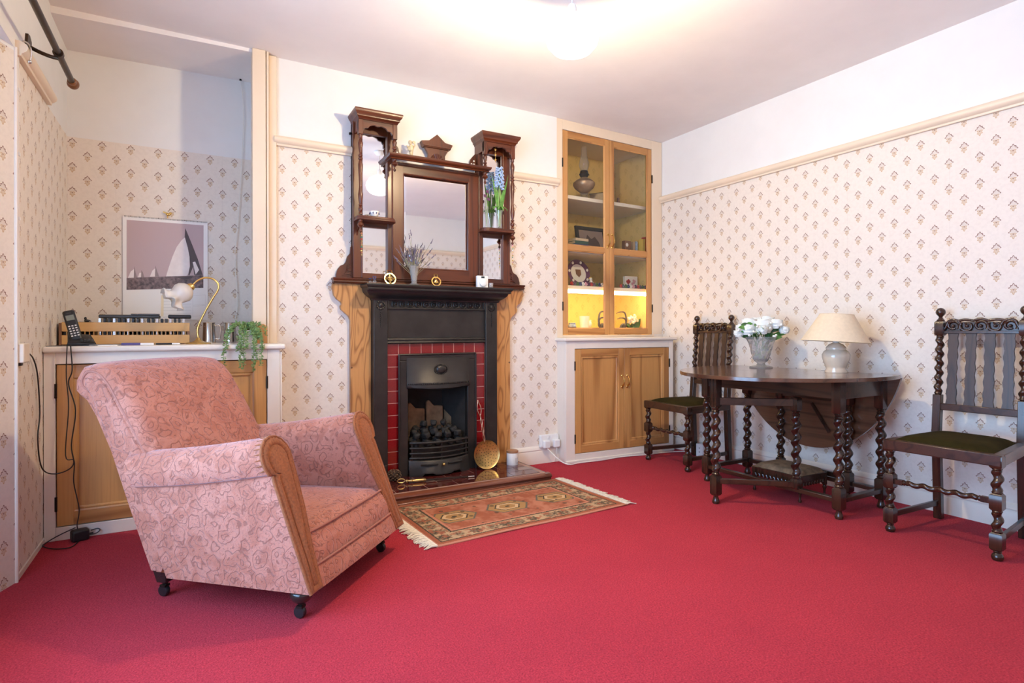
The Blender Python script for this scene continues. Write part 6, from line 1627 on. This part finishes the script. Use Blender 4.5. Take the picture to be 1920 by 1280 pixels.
# cut-glass vase of white roses
V0_ = Vector((3.150, 2.415, TZ))
t = thing('rose_vase', 'footed cut-glass vase of white silk roses on the table', 'vase', V0_)
q = MB(); n = 24; rings = []
for r_, z in ((.068, 0), (.070, .004), (.066, .010), (.030, .018), (.022, .026), (.026, .034), (.040, .044), (.048, .060), (.056, .090), (.064, .120), (.072, .150), (.086, .180), (.097, .196), (.094, .197), (.080, .175), (.058, .110), (.040, .060), (.010, .050)):
    rings.append([((r_ + (.0022 if (k + int(z * 80)) % 2 else -.0018) * (1 if .04 < z < .18 else 0)) * math.cos(2 * PI * (k + z * 30) / n), (r_ + (.0022 if (k + int(z * 80)) % 2 else -.0018) * (1 if .04 < z < .18 else 0)) * math.sin(2 * PI * (k + z * 30) / n), z) for k in range(n)])
q.rings(rings); q.build('vase', 'crystal', t, smooth=8)
def rose(c, s, seed):
    r3 = random.Random(seed); q = MB(); q.sphere(c, (s * .34, s * .34, s * .38), 10, 6)
    for ring, cnt, op in ((.34, 3, .40), (.52, 5, .70), (.72, 6, 1.0), (.90, 7, 1.32), (.82, 7, 1.75)):
        for k in range(cnt):
            a = 2 * PI * k / cnt + r3.uniform(0, 1); d = Vector((math.cos(a) * math.sin(op), math.sin(a) * math.sin(op), math.cos(op))); pc = Vector(c) + d * s * ring * .95
            sd = Vector((-math.sin(a), math.cos(a), 0)); up = d.cross(sd); w = s * (.30 + ring * .20); P_ = []
            for i in range(5):
                for j in range(4):
                    u, v = -1 + i / 2, -1 + 2 * j / 3; P_.append(tuple(pc + sd * u * w * (1 - .25 * v * v) + up * v * w * .85 - d * (u * u) * w * .22 + d * w * (.42 * v if v > 0 else .15 * v) * (1 - .4 * u * u)))
            fs = [(i * 4 + j, i * 4 + 4 + j, i * 4 + 5 + j, i * 4 + 1 + j) for i in range(4) for j in range(3)]; q.add(P_, fs)
    return q
for i, (x, y, z, s) in enumerate(((0, -.03, .255, .058), (-.085, -.02, .235, .045), (-.06, .04, .275, .045), (.05, .03, .288, .045), (.07, -.055, .272, .040), (-.105, .045, .245, .036), (.105, .02, .26, .034), (.0, .07, .285, .04), (-.03, -.085, .235, .036), (.12, -.06, .235, .030), (-.14, .0, .215, .030))):
    # spread mainly along the view's width
    ux, uy = x * .87 + y * .49, -x * .49 + y * .87
    o = rose((ux, uy, z), s * 1.15, i).build('rose', 'petal', t, smooth=70)
q = MB(); q2 = MB()
for k in range(40):
    a = rr.uniform(0, 2 * PI); r_ = rr.uniform(.10, .18); z = rr.uniform(.18, .285); e = Vector((r_ * math.cos(a), r_ * math.sin(a) * .8, z)); tgt = q if k % 3 else q2
    blade(tgt, [(e.x * .4, e.y * .4, z - .02), tuple(e * .75 + Vector((0, 0, .25 * z))), tuple(e)], .016, (-.45, -.75, .35))
q.build('leaves', 'leaf', t); q2.build('dark_leaves', 'leaf_dark', t)
q = MB()
for k in range(46): a = rr.uniform(0, 2 * PI); r_ = rr.uniform(.10, .165); q.sphere((r_ * math.cos(a), r_ * math.sin(a) * .8, rr.uniform(.20, .285)), (.008, .008, .007), 6, 4)
q.build('filler_blossom', 'petal', t)
q = MB()
for k in range(9): a = 2 * PI * k / 9; q.tube([(.02 * math.cos(a), .02 * math.sin(a), .06), (.05 * math.cos(a + .6), .05 * math.sin(a + .6), .22)], .003, 5)
q.build('stems', 'stem_green', t)

# ---------------------------------------------------------------- inside the display cupboard (local frame of the cupboard)
S1, S2, S3, S0 = SH[0], SH[1], SH[2], .926
def cpos(px, dep, z):
    """point inside the cupboard: pixel column and depth behind the face frame"""
    inv = DC.inverted(); y = 3.553 + dep
    for _ in range(4):
        p_ = at(px, 500, Y=y); l_ = inv @ p_; y += dep - l_.y
    return Vector((p_.x, p_.y, z))
ca_ = math.atan2(.052, 1.09)
def cthing(n, label, cat, px, dep, z, group=None): return thing(n, label, cat, cpos(px, dep, z), ca_, group)
# oil lamp
t = cthing('oil_lamp', 'old oil lamp with metal font and glass chimney on the top shelf', 'oil lamp', 1096, .15, S1)
q = MB(); q.lathe([(.056, 0), (.058, .006), (.050, .014), (.034, .024), (.026, .040), (.034, .056), (.024, .062)], (0, 0, 0), 24); q.build('foot', 'clear_glass', t)
q = MB(); q.lathe([(.022, .060), (.040, .070), (.075, .100), (.088, .124), (.086, .142), (.060, .164), (.030, .178), (.026, .184)], (0, 0, 0), 28); q.build('font', 'oil_metal', t)
q = MB(); q.lathe([(.024, .182), (.030, .190), (.036, .204), (.040, .210), (.034, .218), (.030, .236), (.024, .240)], (0, 0, 0), 20); q.tube([(.03, 0, .212), (.055, 0, .212)], .003, 6); q.build('burner', 'dark_metal', t)
q = MB(); q.lathe([(.026, .236), (.034, .256), (.042, .280), (.040, .305), (.028, .340), (.022, .380), (.023, .430)], (0, 0, 0), 24); q.f = [f for f in q.f if len(f) == 4]; q.fm = [0] * len(q.f); q.build('chimney', 'chimney', t)
def book(n, label, px, dep, z, w, d, h, m, rz=0, group=None, spine=None, lay=False):
    t = cthing(n, label, 'book', px, dep, z, group); t.rotation_euler = (0, 0, ca_ + rz)
    q = MB(); q.box(-w / 2, w / 2, -d / 2, d / 2, 0, .0025 if lay else h) if lay else q.box(-w / 2, -w / 2 + .0025, -d / 2, d / 2, 0, h)
    if lay: q.box(-w / 2, w / 2, -d / 2, d / 2, h - .0025, h); q.box(-w / 2, w / 2, -d / 2, -d / 2 + .003, 0, h)
    else: q.box(w / 2 - .0025, w / 2, -d / 2, d / 2, 0, h); q.box(-w / 2, w / 2, -d / 2, -d / 2 + .003, 0, h)
    q.build('cover', m, t)
    q = MB(); q.box(-w / 2 + .003, w / 2 - .003, -d / 2 + .003, d / 2 - .004, .002, h - .003); q.build('pages', 'pages', t); return t
t = cthing('boxed_book', 'thick black-spined book lying beside the oil lamp', 'book', 1128, .275, S1); t.rotation_euler = (0, 0, ca_ + R(30))
q = MB(); q.box(-.048, .056, -.068, .085, .004, .112); q.build('pages', 'pages', t); q = MB(); q.box(-.052, .060, -.085, -.066, 0, .116); q.box(-.052, .060, -.07, .09, 0, .004); q.box(-.052, .060, -.07, .09, .112, .116); q.build('cover', 'black_book', t, bevel=.002)
t = cthing('dark_statuette', 'small dark statuette at the rear of the top shelf', 'figurine', 1160, .30, S1)
q = MB(); q.lathe([(.024, 0), (.022, .012), (.010, .020), (.012, .05), (.016, .075), (.010, .092), (.012, .104), (.006, .116)], (0, 0, 0), 14); q.build('body', 'brown_book', t)
# second shelf
t = cthing('framed_picture', 'black-framed dark picture leaning on the second shelf', 'picture', 1115, .28, S2)
tl3 = Matrix.Rotation(R(-12), 4, 'X')
def pic(n, m, par, *bx):
    q = MB()
    for b in bx: q.box(*b)
    q.v = [tuple(tl3 @ Vector(p_)) for p_ in q.v]; return q.build(n, m, par, bevel=.002)
fr_ = pic('frame', 'black_book', t, (-.16, .16, 0, .018, 0, .030), (-.16, .16, 0, .018, .224, .255), (-.16, -.13, 0, .018, .030, .224), (.13, .16, 0, .018, .030, .224)); pic('picture_print', 'print_grey', t, (-.131, .131, .008, .012, .029, .225))
q = MB(); q.prism([(-.09, 0), (.10, 0), (.08, .09), (.04, .14), (0, .115), (-.04, .15), (-.07, .08)], (0, .0066, .035), (1, 0, 0), (0, 0, 1), (0, .0006, 0)); q.v = [tuple(tl3 @ Vector(p_)) for p_ in q.v]; q.build('printed_figure', 'print_dark', t, smooth=0)
for i, (m, h, lab) in enumerate((('black_book', .016, 'lowest black book'), ('blue', .014, 'navy book, second from the bottom'), ('green_book', .016, 'dark green book, third from the bottom'), ('pages', .014, 'pale book on top'))):
    z = S2 + 1.5 * sum((.016, .014, .016, .014)[:i]); book('lying_book', lab + ' of the lying pile by the framed picture', 1081, .12, z, .13, .14, h * 1.5, m, R(2 * i - 3), 'pile of lying books', lay=True)
t = cthing('brown_box', 'small brown decorated box on the second shelf', 'box', 1175, .12, S2)
q = MB(); q.box(-.034, .034, -.02, .02, 0, .120); q.build('body', 'brown_book', t, bevel=.003); q = MB(); q.lathe([(.013, 0), (.015, .002), (.009, .004)], (-.012, -.02, .085), 16, RX(PI / 2)); q.build('roundel', 'china', t)
for i, (px, m, w, h, lab) in enumerate(((1184, 'tan_book', .025, .120, 'pale tan book standing'), (1189, 'petal_blue', .022, .124, 'pale blue book standing'), (1194, 'yellow', .026, .132, 'orange-yellow book standing'), (1199, 'pages', .024, .126, 'cream book standing'), (1204.5, 'yellow', .026, .140, 'bright yellow book standing'), (1209.5, 'red', .024, .160, 'red book standing'), (1213.5, 'plum', .018, .158, 'plum book standing'))):
    book('standing_book', lab + ' in the short row on the second shelf', px, .146 if i < 4 else .082, S2, w, .07 if i < 4 else .05, h, m, 0, 'short row of small books')
t = cthing('lying_tan_book', 'tan book lying before the short row of books', 'book', 1191, .078, S2); q = MB(); q.box(-.055, .055, -.018, .018, 0, .026); q.build('cover', 'tan_book', t, bevel=.002)
# third shelf
t = cthing('decorated_plate', 'plum-rimmed plate with painted crest standing on the third shelf', 'plate', 1084, .20, S3)
tl4 = Matrix.Translation((0, 0, .112)) @ Matrix.Rotation(R(90 - 14), 4, 'X')
def pl_(n, m, prof, par=None):
    q = MB(); q.lathe(prof, (0, 0, 0), 40)
    if n == 'rim': q.f = [f for f in q.f if len(f) == 4]; q.fm = [0] * len(q.f)
    q.v = [tuple(tl4 @ Vector(p_)) for p_ in q.v]; return q.build(n, m, par or t)
pl_('rim', 'plum', [(.075, .004), (.112, .012), (.113, .015), (.110, .016), (.075, .008)]); pl_('well', 'china', [(.001, .0), (.076, .002), (.078, .008), (.001, .006)])
q = MB()
for k in range(7): a = 2 * PI * k / 7 + .3; c = tl4 @ Vector((.094 * math.cos(a), .094 * math.sin(a), .0155)); q.sphere(tuple(c), (.012, .003, .012), 8, 5)
q.build('rim_flowers', 'china', t)
q = MB(); q.prism([(-.026, .03), (.026, .03), (.026, -.01), (0, -.036), (-.026, -.01)], tl4 @ Vector((0, 0, .0085)), (1, 0, 0), tl4.to_3x3() @ Vector((0, 1, 0)), tl4.to_3x3() @ Vector((0, 0, .001))); q.build('crest', 'brown_book', t, smooth=0)
t = cthing('china_doll', 'little china doll in a green skirt beside the plate', 'figurine', 1109, .142, S3)
q = MB(); q.lathe([(.040, 0), (.038, .008), (.024, .022), (.014, .034), (.012, .046)], (0, 0, 0), 18); q.build('skirt', 'green_book', t); q = MB(); q.sphere((-.004, 0, .066), (.013, .012, .014)); q.lathe([(.014, .040), (.012, .054)], (0, 0, 0), 12); q.build('head', 'china', t); q = MB(); q.sphere((-.004, .004, .072), (.0145, .012, .012)); q.build('hair', 'yellow', t)
t = cthing('greeting_card', 'white greeting card with red painted flowers on the third shelf', 'card', 1184, .16, S3)
q = MB(); q.box(-.072, .072, 0, .002, 0, .112); q.box(-.070, .070, .022, .024, 0, .110); c_ = q.build('card', 'paper_white', t)
q = MB()
for x, z in ((-.034, .055), (-.02, .066), (-.045, .066), (-.03, .075)): q.sphere((x, -.0004, z), (.013, .0008, .012), 10, 5)
q.build('printed_flowers', 'red', c_)
q = MB()
for x, z in ((.030, .058), (.040, .070), (.026, .076), (.012, .05)): q.sphere((x, -.0004, z), (.012, .0008, .012), 10, 5)
q.build('printed_petals', 'pink', c_)
cols = ('red', 'pink', 'blue', 'purple', 'plum', 'petal', 'leaf_dark')
for nm, pxa, pxb, n, lab in (('flower_garland', 1070, 1137, 13, 'garland of bright fabric flowers along the shelf before the plate'), ('flower_garland', 1162, 1212, 11, 'garland of bright fabric flowers along the shelf before the greeting card')):
    t = cthing(nm, lab, 'garland', (pxa + pxb) / 2, .085, S3)
    A_, B_ = cpos(pxa, .085, 0), cpos(pxb, .085, 0); L_ = (B_ - A_).length
    q = MB(); q.tube([(-L_ / 2, 0, .008), (L_ / 2, 0, .008)], .004, 6); q.build('string', 'leaf_dark', t)
    for k in range(n):
        x = -L_ / 2 + L_ * (k + .5) / n; q = MB()
        for j in range(6): a = j * PI / 3 + k; q.sphere((x + .010 * math.cos(a), -.004 + .004 * math.sin(a * 2), .018 + .009 * math.sin(a)), (.008, .006, .008), 6, 4)
        q.build('flower', cols[(k * 3) % 7], t)
# lit bottom shelf
t = cthing('lilac_jar', 'small lilac patterned jar on the lit bottom shelf', 'jar', 1073, .12, S0)
q = MB(); q.lathe([(.030, 0), (.032, .01), (.032, .075), (.026, .085), (.028, .095), (.024, .096)], (0, 0, 0), 20); q.build('body', 'petal_blue', t); q = MB(); q.lathe([(.033, .025), (.0335, .03), (.0335, .06), (.033, .065)], (0, 0, 0), 20); q.build('band', 'purple', t)
t = cthing('white_bear_mug', 'white china mug shaped like a bear on the lit bottom shelf', 'mug', 1096, .16, S0)
q = MB(); q.lathe([(.036, 0), (.040, .01), (.036, .06), (.040, .12), (.042, .15), (.038, .15), (.030, .02)], (0, 0, 0), 22); q.build('body', 'china', t)
q = MB(); q.sphere((.038, -.012, .085), (.026, .022, .028)); q.sphere((.022, -.014, .112), (.009, .006, .009)); q.sphere((.054, -.012, .112), (.009, .006, .009)); q.sphere((.030, -.01, .035), (.028, .020, .034)); q.build('bear', 'china', t)
for i, px in enumerate((1112, 1120, 1127)):
    t = cthing('white_shell', 'small white shell among the ornaments left of the horn birds' if False else 'small white shell on the lit bottom shelf', 'shell', px, .085 + .02 * i, S0, 'white shells')
    q = MB(); q.sphere((0, 0, .010), (.018, .012, .010), 12, 6); q.tube([(-.01, 0, .014), (.0, 0, .022), (.012, 0, .014)], .004, 6); q.build('shell', 'china', t)
def horn(px, flip, lab):
    t = cthing('horn_bird', lab, 'ornament', px, .17, S0); s = flip
    q = MB(); q.prism([(-.035 * s, 0), (.055 * s, 0), (.045 * s, .03), (.012 * s, .085), (-.012 * s, .10), (-.030 * s, .06)], (0, .012, 0), (1, 0, 0), (0, 0, 1), (0, -.024, 0)); q.build('body', 'grey_horn', t, bevel=.008)
    q = MB()
    for w, h in ((.10, .19), (.075, .14)): q.tube(curve_pts([(-.02 * s, 0, .05), (-.045 * s, 0, h * .6), (-.03 * s, 0, h * .95), (.02 * s, 0, h), (.02 * s + w * .45 * s, 0, h * .93)], 6), [.009] * 8 + [.007] * 8 + [.005] * 5 + [.003] * 4, 7)
    q.build('plumes', 'grey_horn', t)
horn(1131, 1, 'dark carved horn bird behind the left door frame' if False else 'dark carved horn bird beside the bear mug'); horn(1167, -1, 'dark carved horn bird beside the flower posy')
t = cthing('flower_posy', 'cream flower posy with dark leaves in a small pot on the lit shelf', 'posy', 1186, .18, S0)
q = MB(); q.lathe([(.026, 0), (.030, .01), (.034, .045), (.030, .046), (.022, .01)], (0, 0, 0), 18); q.build('pot', 'china', t)
for k in range(7): a = 2 * PI * k / 7; q = MB(); blade(q, [(0, 0, .04), (.05 * math.cos(a), .025 * math.sin(a), .075), (.095 * math.cos(a), .04 * math.sin(a), .085 + .05 * (math.cos(a) > 0))], .026, (0, -.8, .6)); q.build('leaf', 'leaf_dark', t)
q = MB()
for k in range(26): a = rr.uniform(0, 2 * PI); r_ = rr.uniform(0, .055); q.sphere((r_ * math.cos(a), -.01 + .02 * math.sin(a), .12 + rr.uniform(-.02, .045)), (.013, .010, .012), 7, 5)
q.build('blossom', 'china', t)
for i, px in enumerate((1162, 1176)):
    t = cthing('pebble_shell', 'small round shell at the front of the lit shelf', 'shell', px, .075, S0, 'round shells'); q = MB(); q.sphere((0, 0, .009), (.014, .010, .009), 10, 6); q.build('shell', 'china', t)
